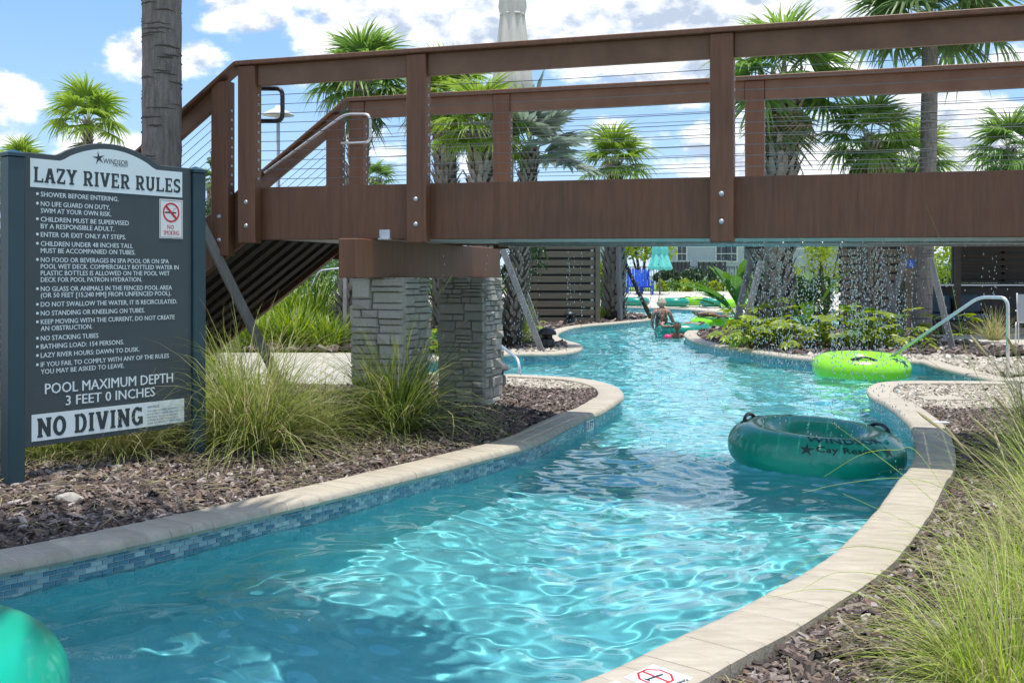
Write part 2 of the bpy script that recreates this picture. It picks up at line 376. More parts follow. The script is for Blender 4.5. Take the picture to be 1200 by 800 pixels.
right_pts = [(22, 26.5), (12, 26), N1(900, 382), N1(850, 382.3), N1(822, 383.3), N1(810, 386), N1(803.5, 390), N1(806, 394), N1(815, 399), N1(835, 403.5), N1(860, 408), N1(883, 411),
             N1(900, 413.5), N1(947, 419), N1(1000, 421), N1(1050, 421.5), N1(1080, 422.5), N1(1095, 427), N1(1115, 432), N1(1140, 438), N1(1172, 446)]
right2_pts = [N1(1172, 446.6), N1(1120, 446), N1(1073, 446), N1(1048, 446.5), N1(1030, 448.5), N1(1021, 453), N1(1020, 458), N1(1027, 464.5), N1(1042, 471.5), N1(1060, 485), N1(1074, 501), N1(1077.5, 527), N1(1072, 546),
              N1(1058, 562), N1(1033, 597), N1(980, 650), N1(923, 685), N1(853, 723), N1(800, 747), N1(685, 800), (-.55, 2.65), (-1.4, 2.1), (-3, 1.2), (-5.5, .3), (-9, -1.2)]
BR = .125
paths = {}
paths['left'] = catmull(left_pts, BR); paths['left2'] = catmull(left2_pts, .2); paths['far'] = catmull(far_pts, .5)
paths['right'] = catmull(right_pts, .2); paths['right2'] = catmull(right2_pts, BR)
POOL = [tuple(p) for k in ('left', 'left2', 'far', 'right', 'right2') for p in paths[k]]
def dedupe(P):
    o = []
    for p in P:
        if not o or (Vector(p) - Vector(o[-1])).length > .02: o.append(p)
    return o
POOL = dedupe(POOL)
PN = np.array(POOL)
def side_normals(path):
    P = [Vector(p) for p in path]; out = []
    for i, p in enumerate(P):
        d = (P[min(i + 1, len(P) - 1)] - P[max(i - 1, 0)]).normalized(); out.append(Vector((d.y, -d.x)))
    # pool interior lies on one side throughout (the loop has one orientation)
    t = P[len(P) // 2] + out[len(P) // 2] * .05
    if inside(POOL, np.array([t.x]), np.array([t.y]))[0]: out = [-n for n in out]
    return P, out
def pool_dist(X, Y):
    X = np.asarray(X, float); Y = np.asarray(Y, float); best = np.full(X.shape, 1e9)
    for i in range(0, len(PN)):
        x0, y0 = PN[i]; x1, y1 = PN[(i + 1) % len(PN)]; dx, dy = x1 - x0, y1 - y0; q = dx * dx + dy * dy
        if q < 1e-9: continue
        t = np.clip(((X - x0) * dx + (Y - y0) * dy) / q, 0, 1)
        best = np.minimum(best, (X - x0 - t * dx) ** 2 + (Y - y0 - t * dy) ** 2)
    return np.sqrt(best)

def bed_height(X, Y):
    """planting beds: left bank mounds up behind the coping"""
    d = pool_dist(X, Y)
    h = .105 + .11 * np.clip((d - .3) / 1.1, 0, 1)
    X = np.asarray(X); Y = np.asarray(Y)
    right = (X > .45 * Y * .9) & (Y < 11.5) | (Y < 3.6) & (X > -1)
    h = np.where(right, .092 + .02 * np.clip((d - .3) / 1.0, 0, 1), h)
    h = np.where((Y > 11.5) & ~right, .115, h)
    return h + np.where(right, .004, .012) * np.sin(X * 5.1 + 1) * np.cos(Y * 4.3)

def region(name, poly, z, mt, cell=None, keep_out=True, off=.08):
    """flat sheet bounded by poly and cut by the pool; z a number or a function"""
    verts = [Vector(p) for p in poly]; edges = [(i, (i + 1) % len(poly)) for i in range(len(poly))]
    if keep_out:
        x0 = min(p[0] for p in poly) - 1; x1 = max(p[0] for p in poly) + 1; y0 = min(p[1] for p in poly) - 1; y1 = max(p[1] for p in poly) + 1
        b = len(verts); verts += [Vector(p) for p in POOL]; n = len(POOL); edges += [(b + i, b + (i + 1) % n) for i in range(n)]
    if cell:
        xs = np.arange(min(p[0] for p in poly), max(p[0] for p in poly), cell); ys = np.arange(min(p[1] for p in poly), max(p[1] for p in poly), cell)
        X, Y = np.meshgrid(xs, ys); X = X.ravel() + rng.uniform(-.2, .2, X.size) * cell; Y = Y.ravel() + rng.uniform(-.2, .2, Y.size) * cell
        k = inside(poly, X, Y) & ~inside(POOL, X, Y); verts += [Vector((a, b2)) for a, b2 in zip(X[k], Y[k])]
    v, e, f, *_ = delaunay_2d_cdt(verts, edges, [], 0, 1e-5)
    V = np.array([(p.x, p.y) for p in v]); T = np.array(f, dtype=np.int32)
    c = V[T].mean(1); k = inside(poly, c[:, 0], c[:, 1])
    if keep_out: k &= ~inside(POOL, c[:, 0], c[:, 1])
    T = T[k]
    a = V[T]; area = (a[:, 1, 0] - a[:, 0, 0]) * (a[:, 2, 1] - a[:, 0, 1]) - (a[:, 1, 1] - a[:, 0, 1]) * (a[:, 2, 0] - a[:, 0, 0])
    T[area < 0] = T[area < 0][:, ::-1]
    Z = z(V[:, 0], V[:, 1]) if callable(z) else np.full(len(V), z)
    o = link(name, fast_mesh(name, np.column_stack([V, Z]), T, mt, smooth=bool(cell))); o['kind'] = 'structure'
    return o

deck = region('pool_deck', [(-70, -20), (70, -20), (70, 46), (-70, 46)], .062, M['concrete'])
def zg(Y): t = np.clip((np.asarray(Y, float) - 46) / 14, 0, 1); return .062 + .43 * t * t * (3 - 2 * t)
def strip_ground(name, ys, x, mt, dz=0):
    V = []; T = []
    for y in ys: V += [(-x, y, float(zg(y)) + dz), (x, y, float(zg(y)) + dz)]
    T = [(2 * i, 2 * i + 1, 2 * i + 3, 2 * i + 2) for i in range(len(ys) - 1)]
    o = link(name, fast_mesh(name, V, T, mt)); o['kind'] = 'structure'; return o
strip_ground('far_deck', [46, 48, 50, 52, 54, 56, 58, 60, 64], 70, M['concrete'])
strip_ground('lawn', [64, 80, 120, 300, 4000], 2500, M['lawn'], 0)
for nm, poly in (('lawn_left', [(-2500, -200), (-70, -200), (-70, 64), (-2500, 64)]), ('lawn_right', [(70, -200), (2500, -200), (2500, 64), (70, 64)]), ('lawn_near', [(-70, -200), (70, -200), (70, -20), (-70, -20)])):
    o = single(nm, MB().add([(x, y, .06) for x, y in poly], [(0, 1, 2, 3)]), M["lawn"], kind="structure")

# planting beds and pebble patches
LB = [(-9, 1.0), (-9, 12.2), (-2.4, 12.2), (-.6, 12.0), (1.4, 12.0), (1.4, 4), (-2, 2), (-4, 1.5)]
region('left_planting_bed', LB, lambda X, Y: bed_height(X, Y) - .012, M['soil'], .25)
region('pebble_patch', [(-.7, 12.02), (1.5, 12.02), (1.5, 14.3), (-.7, 14.3)], .103, M['gravel_base'])
L2B = [(-9, 18.6), (-2, 18.6), (-.55, 18.2), (.9, 18.9), (2.5, 24), (6, 36), (-14, 36), (-14, 18.6)]
region('back_planting_bed', L2B, .108, M['soil'], .8)
region('pebble_strip', [(-.9, 16.3), (1.4, 16.3), (1.4, 18.9), (.9, 18.88), (-.55, 18.18), (-.9, 18.2)], .103, M['gravel_base'])
RB = [(-9, -4), (9, -4), (9, 10.3), (3.2, 10.3), (2, 9), (0, 3.4), (-2.5, 1.2), (-9, 0)]
region('right_planting_bed', RB, lambda X, Y: bed_height(X, Y) - .012, M['soil'], .25)
region('pebble_patch_right', [(3.0, 10.32), (7.5, 10.32), (7.5, 12.8), (3.0, 12.8)], .103, M['gravel_base'])
RI = [(3, 17.3), (4.6, 17.15), (7.2, 16.9), (9.2, 18.2), (8.6, 21), (9.6, 26.6), (3, 26.6)]
region('island_planting_bed', RI, .108, M['soil'], .8)
region('pebble_strip_right', [(3.2, 14), (6.6, 14), (8.2, 15.2), (7.2, 16.88), (4.6, 17.12), (3.2, 17.28)], .103, M['gravel_base'])

# ---- pool shell
FLOOR = -.92
V = []; Fq = []
for i, p in enumerate(POOL): V += [(p[0], p[1], .09), (p[0], p[1], FLOOR - .02)]
n = len(POOL); Fq = [(2 * i, 2 * i + 1, 2 * ((i + 1) % n) + 1, 2 * ((i + 1) % n)) for i in range(n)]
wall = link('pool_wall', fast_mesh('pool_wall', V, Fq, M['plaster'])); wall['kind'] = 'structure'
floor = single('pool_floor', MB().add([(-14, -3, FLOOR), (26, -3, FLOOR), (26, 50, FLOOR), (-14, 50, FLOOR)], [(0, 1, 2, 3)]), M['plaster'], kind='structure')
# stepped entry in the inlet behind the pillars and at the right
for o in (wall, floor): o.cycles.is_caustics_receiver = True

# ---- water surface: real waves, finer near the viewer
def make_water():
    wr = np.random.RandomState(5); wv = []
    for k in range(84):
        Lw = .11 * (1.3 / .11) ** (wr.rand() ** 1.0); th = wr.rand() * 2 * np.pi
        wv.append((2 * np.pi / Lw * np.cos(th), 2 * np.pi / Lw * np.sin(th), wr.rand() * 6.28, .0042 * Lw ** 1.3 / (1 + (Lw / .7) ** 2)))
    ys = [-1.4]
    while ys[-1] < 47: y = ys[-1]; ys.append(y + (.020 if y < 8 else min(.020 * y / 8, .08)))
    ys = np.array(ys); xs = [0.]
    while xs[-1] < 22: x = xs[-1]; xs.append(x + (.020 if x < 3.0 else min(.020 * x / 3.0, .1)))
    xs = np.array(sorted([-x for x in xs[1:] if x < 13] + xs))
    X, Y = np.meshgrid(xs, ys); Z = np.zeros_like(X)
    Xw = X + .13 * np.sin(1.7 * Y + .6) + .07 * np.sin(3.1 * Y + 1.3 * X); Yw = Y + .13 * np.sin(1.9 * X + 1) + .07 * np.sin(2.7 * X - 1.1 * Y)
    far = np.clip((Y - 8) / 14, 0, 1)
    for kx, ky, p, a in wv:
        k = math.hypot(kx, ky); Z += a * (1 + .5 * far) * np.sin(kx * Xw + ky * Yw + p)
    # rings where the falling water lands
    for cx, cy in SPLASH:
        r = np.hypot(X - cx, Y - cy); Z += .006 * np.exp(-r / .35) * np.cos(r * 2 * np.pi / .16)
    calm = .72 + .28 * np.clip((X + .484 * Y * .3 + 3.0) / 2.0, 0, 1)
    Z *= .93 * calm
    ny, nx = X.shape; i = np.arange((nx - 1) * (ny - 1)); r = i // (nx - 1); c = i % (nx - 1); a = r * nx + c
    Fq = np.stack([a, a + 1, a + nx + 1, a + nx], -1)
    # drop water under the land
    sub = inside(POOL, X.ravel(), Y.ravel()).reshape(X.shape)
    g = sub.copy()
    for _ in range(5):
        h = g.copy(); h[1:] |= g[:-1]; h[:-1] |= g[1:]; h[:, 1:] |= g[:, :-1]; h[:, :-1] |= g[:, 1:]; g = h
    keep = g.ravel()[Fq].all(1); Fq = Fq[keep]
    used = np.unique(Fq); rm = np.zeros(X.size, np.int32); rm[used] = np.arange(len(used)); Fq = rm[Fq]
    V = np.column_stack([X.ravel(), Y.ravel(), Z.ravel()])[used]
    o = link('pool_water', fast_mesh('pool_water', V, Fq, M['water'], True)); o['kind'] = 'structure'
    o.cycles.is_caustics_caster = True
    return o

# ---- coping stones and tile band
PROF = [(.012, .088), (-.028, .092), (-.040, .110), (-.036, .130), (-.020, .147), (.0, .150), (.225, .150), (.238, .143), (.24, .055), (.012, .055)]
def sweep(path, nrm, prof, mb, zoff=0, close=True):
    m_ = len(prof); vs = []
    for p, nn in zip(path, nrm):
        for a, z in prof: vs.append((p.x + nn.x * a, p.y + nn.y * a, z + zoff))
    fs = []
    k = len(path)
    for i in range(k - 1):
        for j in range(m_):
            fs.append((i * m_ + j, (i + 1) * m_ + j, (i + 1) * m_ + (j + 1) % m_, i * m_ + (j + 1) % m_))
    if close: fs += [tuple(range(m_)), tuple((k - 1) * m_ + j for j in range(m_))[::-1]]
    return mb.add(vs, fs)
def fix_normals(o):
    bm = bmesh.new(); bm.from_mesh(o.data); bmesh.ops.recalc_face_normals(bm, faces=bm.faces); bm.to_mesh(o.data); bm.free()
def coping(key, name, individual, gap):
    P, Nn = side_normals(paths[key])
    mprof = [(a + (.004 if a < .1 else -.004), z - .0025) for a, z in PROF]
    base = part(name, sweep(P, Nn, mprof, MB()), M['mortar'], None); base['kind'] = 'structure'; fix_normals(base)
    cont = None
    runs = []
    for i in range(len(P) - 1):
        vis = P[i].y < individual and P[i].y > 0.9 and -.62 * P[i].y < P[i].x < .62 * P[i].y
        if vis:
            a, b = P[i], P[i + 1]; d = (b - a).normalized(); g = gap / 2
            jz = random.uniform(-.0012, .0012); ji = random.uniform(-.002, .002)
            pp = [a + d * g, a + d * (g + .004), b - d * (g + .004), b - d * g]
            nn = [Nn[i], Nn[i], Nn[i + 1], Nn[i + 1]]
            mb = MB(); m_ = len(PROF); vs = []
            for q, (p, w) in enumerate(zip(pp, nn)):
                ins = .0025 if q in (0, 3) else 0
                for x_, z_ in PROF: vs.append((p.x + w.x * (x_ + ji + (ins if x_ < .1 else -ins)), p.y + w.y * (x_ + ji + (ins if x_ < .1 else -ins)), z_ + jz - ins * .6))
            fs = [(s_ * m_ + j, (s_ + 1) * m_ + j, (s_ + 1) * m_ + (j + 1) % m_, s_ * m_ + (j + 1) % m_) for s_ in range(3) for j in range(m_)]
            fs += [tuple(range(m_)), tuple(3 * m_ + j for j in range(m_))[::-1]]
            mb.add(vs, fs); o = part('coping_stone', mb, M['coping'], base); fix_normals(o); smooth_angle(o, 40)
        else: runs.append(i)
    # the rest: continuous real stones joined as one
    mb = MB()
    for i in runs:
        d = (P[i + 1] - P[i]).normalized() * (gap / 2); sweep([P[i] + d, P[i + 1] - d], [Nn[i], Nn[i + 1]], PROF, mb)
    if runs:
        o = part('distant_coping_stones', mb, M['coping'], base, kind='stuff'); fix_normals(o)
coping('left', 'left_coping', 12.2, .004)
coping('left2', 'back_coping', 0, .003)
coping('far', 'far_coping', 0, .003)
coping('right', 'island_coping', 0, .003)
coping('right2', 'right_coping', 11.0, .0022)

def tile_band():
    # individual mosaic tiles on the near left wall, shared meshes
    ms = []
    for k, mk in enumerate(('tile_a', 'tile_b', 'tile_c')):
        for v_ in range(2):
            L_, H_ = (.053, .0215); b = MB()
            x, z, c = L_ / 2, H_ / 2, .0012
            vs = [(-x, 0, -z), (x, 0, -z), (x, 0, z), (-x, 0, z), (-x + c, -.004, -z + c), (x - c, -.004, -z + c), (x - c, -.004, z - c), (-x + c, -.004, z - c)]
            b.add(vs, [(4, 5, 6, 7), (0, 1, 5, 4), (1, 2, 6, 5), (2, 3, 7, 6), (3, 0, 4, 7)])
            ms.append(mesh_of('tile', b, M[mk]))
    base = None
    P, Nn = side_normals(catmull(left_pts, .056))
    g = MB(); k0 = [i for i, p in enumerate(P) if p.y > 3.2 and p.y < 17]
    vs = []; fs = []
    for q, i in enumerate(k0):
        p = P[i] - Nn[i] * .004; vs += [(p.x, p.y, .095), (p.x, p.y, -.06)]
        if q: fs.append((2 * q - 2, 2 * q - 1, 2 * q + 1, 2 * q))
    g.add(vs, fs); base = part('left_tile_band', g, M['grout'], None); base['kind'] = 'structure'
    far = MB(); cnt = 0
    for q, i in enumerate(k0[:-1]):
        for row in range(6):
            z = .082 - row * .0245; a, b = P[i], P[i + 1]
            t = .5 if row % 2 else 0.
            c = a.lerp(b, .5 + t) if t == 0 else b.copy()
            d = (b - a).normalized(); nn = Nn[i]
            p = c - nn * .0045
            if p.y < 6.35 and p.x > -2.55 and row < 5 and cnt < 298:
                o = link('tile', random.choice(ms[:4] if random.random() < .75 else ms), base, (p.x, p.y, z)); cnt += 1
                ang = math.atan2(d.y, d.x)
                if Vector((math.sin(ang), -math.cos(ang))).dot(-nn) < 0: ang += math.pi
                o.rotation_euler = (0, 0, ang)
            else:
                ax = (Vector((d.x, d.y, 0)), Vector((nn.x, nn.y, 0)), Vector((0, 0, 1)))
                far.box((p.x, p.y, z), (.053, .006, .0215), ax)
    part('distant_tiles', far, M['tiles'], base, kind='stuff')
    # remaining walls: joined small tiles, coarser
    for key, step in (('left2', .056), ('right', .056), ('right2', .056), ('far', .12)):
        pts = {'left2': left2_pts, 'right': right_pts, 'right2': right2_pts, 'far': far_pts}[key]
        P, Nn = side_normals(catmull(pts, step)); mb = MB(); gb = MB(); vs = []; fs = []
        for i in range(len(P) - 1):
            if abs(P[i].x) > .6 * P[i].y + .5: continue
            a, b = P[i], P[i + 1]; d = (b - a).normalized(); nn = Nn[i]; ax = (Vector((d.x, d.y, 0)), Vector((nn.x, nn.y, 0)), Vector((0, 0, 1)))
            for row in range(5 if a.y < 25 else 2):
                rh = .0245 if a.y < 25 else .05
                c = (a + b) / 2 + d * (step * .5 * (row % 2)) - nn * .0045
                mb.box((c.x, c.y, .082 - row * rh), (step - .003, .006, rh - .003), ax)
            p = a - nn * .003; q = b - nn * .003
            gb.add([(p.x, p.y, .095), (p.x, p.y, -.06), (q.x, q.y, -.06), (q.x, q.y, .095)], [(0, 1, 2, 3)])
        bo = part({'left2': 'back', 'right': 'island', 'right2': 'right', 'far': 'far'}[key] + '_tile_band', gb, M['grout'], None); bo['kind'] = 'structure'
        part('distant_tiles', mb, M['tiles'], bo, kind='stuff')
tile_band()

# ---- bark mulch and pebbles: loose pieces nobody could count
def chips(name, poly, dens, size, zf, mt, flat=.3, far_y=1e9, xlim=None):
    x0 = min(p[0] for p in poly); x1 = max(p[0] for p in poly); y0 = min(p[1] for p in poly); y1 = max(p[1] for p in poly)
    n = int((x1 - x0) * (y1 - y0) * dens); X = rng.uniform(x0, x1, n); Y = rng.uniform(y0, y1, n)
    k = inside(poly, X, Y) & ~inside(POOL, X, Y) & (np.abs(X) < .56 * Y + .35); X = X[k]; Y = Y[k]
    k = pool_dist(X, Y) > .245 + size * .3; X = X[k]; Y = Y[k]; n = len(X)
    Z = zf(X, Y) if callable(zf) else np.full(n, zf)
    s = size * (.5 + rng.rand(n) ** 2.2 * 2.0)
    if flat < .6: dims = np.column_stack([s, s * rng.uniform(.14, .42, n), s * rng.uniform(flat * .5, flat * 1.2, n)]) * .5
    else: dims = np.column_stack([s, s * rng.uniform(.7, 1, n), s * rng.uniform(.5, .8, n)]) * .5
    cube = np.array([(-1, -1, -1), (1, -1, -1), (1, 1, -1), (-1, 1, -1), (-1, -1, 1), (1, -1, 1), (1, 1, 1), (-1, 1, 1)], float)
    P = cube[None] * (1 + rng.uniform(-.35, .1, (n, 8, 3))); P[:, 4:, :2] *= .72; P = P * dims[:, None, :]
    yaw = rng.uniform(0, 2 * np.pi, n); tl = rng.normal(0, .35 if flat < .6 else .8, n); tr = rng.normal(0, .35, n)
    x, y, z = P[..., 0], P[..., 1], P[..., 2]
    ct, st = np.cos(tl)[:, None], np.sin(tl)[:, None]; x, z = x * ct - z * st, x * st + z * ct
    ct, st = np.cos(tr)[:, None], np.sin(tr)[:, None]; y, z = y * ct - z * st, y * st + z * ct
    ct, st = np.cos(yaw)[:, None], np.sin(yaw)[:, None]; x, y = x * ct - y * st, x * st + y * ct
    V = np.stack([x + X[:, None], y + Y[:, None], z + (Z + dims[:, 2] * .5 + rng.uniform(0, .012, n) * (flat < .6))[:, None]], -1).reshape(-1, 3)
    q = np.array([(4, 5, 6, 7), (0, 1, 5, 4), (1, 2, 6, 5), (2, 3, 7, 6), (3, 0, 4, 7)])
    Fq = (q[None] + (np.arange(n) * 8)[:, None, None]).reshape(-1, 4)
    o = link(name, fast_mesh(name, V, Fq, mt)); o['kind'] = 'stuff'; return o
tag(chips('bark_mulch', LB, 4600, .042, lambda X, Y: bed_height(X, Y), M['mulch'], .17), 'dark shredded bark mulch covering the bed under the rules sign', 'mulch')
tag(chips('bark_mulch', RB, 5200, .038, lambda X, Y: bed_height(X, Y), M['mulch'], .17), 'reddish grey bark mulch along the outer edge of the right coping', 'mulch')
tag(chips('bark_mulch', L2B, 120, .13, .115, M['mulch']), 'bark mulch in front of the tall slatted screen', 'mulch')
tag(chips('bark_mulch', RI, 200, .11, .115, M['mulch']), 'bark mulch on the planted island behind the water curtain', 'mulch')
tag(chips('pebbles', [(-.75, 12.02), (1.5, 12.02), (1.5, 14.3), (-.75, 14.3)], 3000, .024, .106, M['gravel'], .8), 'pale pebbles filling the rounded tip of the left bank', 'pebbles')
tag(chips('pebbles', [(3.0, 10.32), (7.5, 10.32), (7.5, 12.8), (3.0, 12.8)], 3000, .024, .106, M['gravel'], .8), 'pale pebbles on the rounded right bank beside the lime tube', 'pebbles')
tag(chips('pebbles', [(-.9, 16.3), (1.4, 16.3), (1.4, 18.9), (.9, 18.88), (-.55, 18.18), (-.9, 18.2)], 600, .05, .106, M['gravel'], .8), 'pebbles around the black garden speaker on the second bank', 'pebbles')
tag(chips('pebbles', [(3.2, 14), (6.6, 14), (8.2, 15.2), (7.2, 16.88), (4.6, 17.12), (3.2, 17.28)], 600, .05, .106, M['gravel'], .8), 'strip of white pebbles edging the planted island', 'pebbles')

# ------------------------------------------------------------------ footbridge
BU = Vector((.9415, -.3368, 0)); BW = Vector((.3368, .9415, 0)); BO = Vector((-2.2, 8.67, 0)); DZ = -.0086; UP = Vector((0, 0, 1)); BWID = 1.76
def B(s, d, z):
    zz = z + (DZ * s if s > 0 else .70 * s)
    p = BO + BU * s + BW * d; return Vector((p.x, p.y, zz))
bridge = empty('footbridge', B(0, 0, .1) * 1.0, 'brown timber footbridge with cable railings and stairs crossing the lazy river', 'footbridge')
ORG[bridge.name] = bridge.location.copy()
AXB = (BU, BW, UP)
def slab(s0, s1, d0, d1, za0, za1, zb0, zb1, mb=None):
    """prism between two stations; za* heights at s0, zb* at s1 before the slope term"""
    mb = mb or MB()
    vs = [B(s0, d0, za0), B(s1, d0, zb0), B(s1, d1, zb0), B(s0, d1, za0), B(s0, d0, za1), B(s1, d0, zb1), B(s1, d1, zb1), B(s0, d1, za1)]
    return mb.add(vs, [(3, 2, 1, 0), (4, 5, 6, 7), (0, 1, 5, 4), (1, 2, 6, 5), (2, 3, 7, 6), (3, 0, 4, 7)])
SE = 9.2
ZB0, ZB1, ZR0, ZR1, ZC = 1.70, 2.127, 2.94, 3.105, 3.141
def bevel(o, w=.006, seg=1):
    m_ = o.modifiers.new('b', 'BEVEL'); m_.width = w; m_.segments = seg; m_.limit_method = 'ANGLE'; return o
for d0, d1 in ((0, .07), (BWID - .07, BWID)):
    # girders: stepped joints between boards
    cuts = [.0, 1.62, 3.93, 6.2, SE]
    for a, b in zip(cuts, cuts[1:]):
        bevel(part('girder', slab(a + .002, b - .002, d0, d1, ZB0, ZB1, ZB0, ZB1), M['brown'], bridge), .005)
    bevel(part('stair_stringer', slab(-2.95, -.003, d0, d1, ZB0 - .02, ZB1 + .02, ZB0 - .02, ZB1 + .02), M['brown'], bridge), .005)
posts = [-2.6, -.16, .095, 1.598, 3.90, 6.2, 8.6]
for side in (0, 1):
    sg = -1 if side == 0 else 1; dc = -.055 if side == 0 else BWID + .055; df = -.105 if side == 0 else BWID + .105
    for s in posts:
        w = .16; z0 = ZB0 - .03 if s > 0 else ZB0 - .02; z1 = ZR1 - .003
        c0, c1 = B(s, dc, z0), B(s, dc, z1)
        if s == -.16: c0.z -= .0
        p = part('post', MB().box((c0 + c1) / 2, (w, .105, (c1 - c0).z), AXB), M['brown'], bridge); bevel(p, .006)
        for zz in (ZB0 + .11, ZB0 + .30):
            if side == 0:
                q = B(s, df, zz); mb = MB().lathe(q, [(.019, 0), (.019, .004), (.014, .011), (.006, .013)], 10, ax=(BU, UP, -BW))
                part('bolt', mb, M['zinc'], p, True)
        # the row of small cable ferrules
        mb = MB()
        for k in range(10):
            q = B(s, dc - .0 , 2.19 + k * .075); mb.box(q + BU * .083, (.008, .018, .018), AXB); mb.box(q - BU * .083, (.008, .018, .018), AXB)
        part('cable_ferrules', mb, M['zinc'], p, kind='stuff')
    # rail boards between posts, cap over all
    seq = sorted(posts)
    for a, b in zip(seq, seq[1:]):
        if abs(a - b) < .3: continue
        lo, hi = a + .082, b - .082
        dA = (-.07, -.02) if side == 0 else (BWID + .02, BWID + .07)
        if lo < 0 < hi or hi < 0:
            hi2 = min(hi, -.0); bevel(part('rail_board', slab(lo, hi2, *dA, ZR0, ZR1, ZR0, ZR1), M['brown_light'], bridge), .004)
        if hi > 0: bevel(part('rail_board', slab(max(lo, 0), hi, *dA, ZR0, ZR1, ZR0, ZR1), M['brown_light'], bridge), .004)
        for k in range(10):
            z = 2.19 + k * .075; l2 = lo - .01; h2 = hi + .01
            if a < 0 and b < 0: pts = [B(l2, dc, z), B(h2, dc, z)]
            elif a > 0: pts = [B(l2 + (h2 - l2) * t / 6, dc, z - .007 * math.sin(math.pi * t / 6)) for t in range(7)]
            else: pts = [B(l2, dc, z), B(h2, dc, z)]
            part('cable', MB().tube(pts, .0028, 5), M['cable'], bridge)
    dC = (-.135, .03) if side == 0 else (BWID - .03, BWID + .135)
    bevel(part('rail_cap', slab(-.12, SE, *dC, ZR1, ZC, ZR1, ZC), M['brown'], bridge), .005) if False else None
    bevel(part('rail_cap', slab(0.002, SE, *dC, ZR1, ZC, ZR1, ZC), M['brown'], bridge), .005)
    bevel(part('rail_cap', slab(-2.9, -.002, *dC, ZR1, ZC, ZR1, ZC), M['brown'], bridge), .005)
# deck planks (undersides show below the girder, pale with water light put into the colour)
s = .05
while s < SE - .15:
    part('deck_plank', slab(s, s + .138, .075, BWID - .075, ZB0 + .015 + random.uniform(-.002, .002), ZB0 + .055, ZB0 + .015, ZB0 + .055), M['planks'], bridge); s += .144
# drip edge pipe that feeds the water curtain
part('curtain_pipe', MB().tube([B(1.9, .9, ZB0 - .015), B(6.4, .9, ZB0 - .015)], .02, 8), M['zinc'], bridge, True)
# stair underside boards running down the slope, and treads
for k in range(8):
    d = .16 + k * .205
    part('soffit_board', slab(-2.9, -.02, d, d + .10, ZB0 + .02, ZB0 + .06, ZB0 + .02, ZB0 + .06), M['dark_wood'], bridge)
for k in range(11):
    s0 = -.27 * (k + 1); c = B(s0 + .13, BWID / 2, ZB0 + .25); part('tread', MB().box(c, (.27, BWID - .16, .04), AXB), M['dark_wood'], bridge); part('added_riser', MB().box(c + BU * .125 + UP * .10, (.02, BWID - .17, .21), AXB), M['dark_wood'], bridge)  # risers added to stop sky light coming through between the treads
# angle bracket bolted to the girder over the pillar
part('angle_bracket', MB().box(A(451, 275, 8.02), (.085, .012, .075), AXB).box(A(451, 280, 7.98), (.085, .06, .01), AXB), M['zinc'], bridge)
# black handrail loop on the near side, steel handrail on the far side
def arc_pts(pts, r=.05, k=5):
    P = [Vector(p) for p in pts]; out = [P[0]]
    for a, b, c in zip(P, P[1:], P[2:]):
        u = (a - b).normalized(); v = (c - b).normalized(); p0 = b + u * r; p1 = b + v * r
        for i in range(k + 1): t = i / k; out.append(p0.lerp(b, t).lerp(b.lerp(p1, t), t))
    out.append(P[-1]); return out
def BA(px, py, d):
    p = (px - 600) / F; o = BO + BW * d; s_ = (p * o.y - o.x) / (BU.x - p * BU.y); Y = o.y + BU.y * s_; return A(px, py, Y)
h1 = [BA(300, 104, .02), BA(324, 104, .02), BA(331, 113, .02), BA(331, 134, .02), BA(325, 143, .02), BA(300, 143, .02)]
part('handrail', MB().tube(arc_pts([BA(300, 104, .06), BA(331, 104, .06), BA(331, 142, .06), BA(300, 142, .06)], .06), .019, 10), M['black'], bridge, True)
part('handrail', MB().tube(arc_pts([BA(310, 203, BWID - .08), BA(404, 134, BWID - .08), BA(434, 134, BWID - .08), BA(434, 167, BWID - .08), BA(400, 168, BWID - .08)], .07), .014, 10), M['steel'], bridge, True, label='silver stair handrail ending in a loop')
# support beam on the pillars
cN, cF = Vector((-1.17, 7.94, 0)), Vector((-.12, 10.8, 0)); cd = (cF - cN).normalized(); cl = Vector((-cd.y, cd.x, 0))
def cap_beam():
    a, b = cN.copy(), cF.copy(); mb = MB(); w = .15; z0, z1 = 1.39, 1.688
    vs = []
    for p in (a, b):
        for q, z in ((0, z0), (w, z0), (w, z1), (0, z1)): r_ = p + cl * q; vs.append((r_.x, r_.y, z))
    mb.add(vs, [(0, 1, 2, 3), (7, 6, 5, 4), (0, 4, 5, 1), (1, 5, 6, 2), (2, 6, 7, 3), (3, 7, 4, 0)])
    o = part('support_beam', mb, M['brown'], bridge); fix_normals(o); bevel(o, .006)
cap_beam()

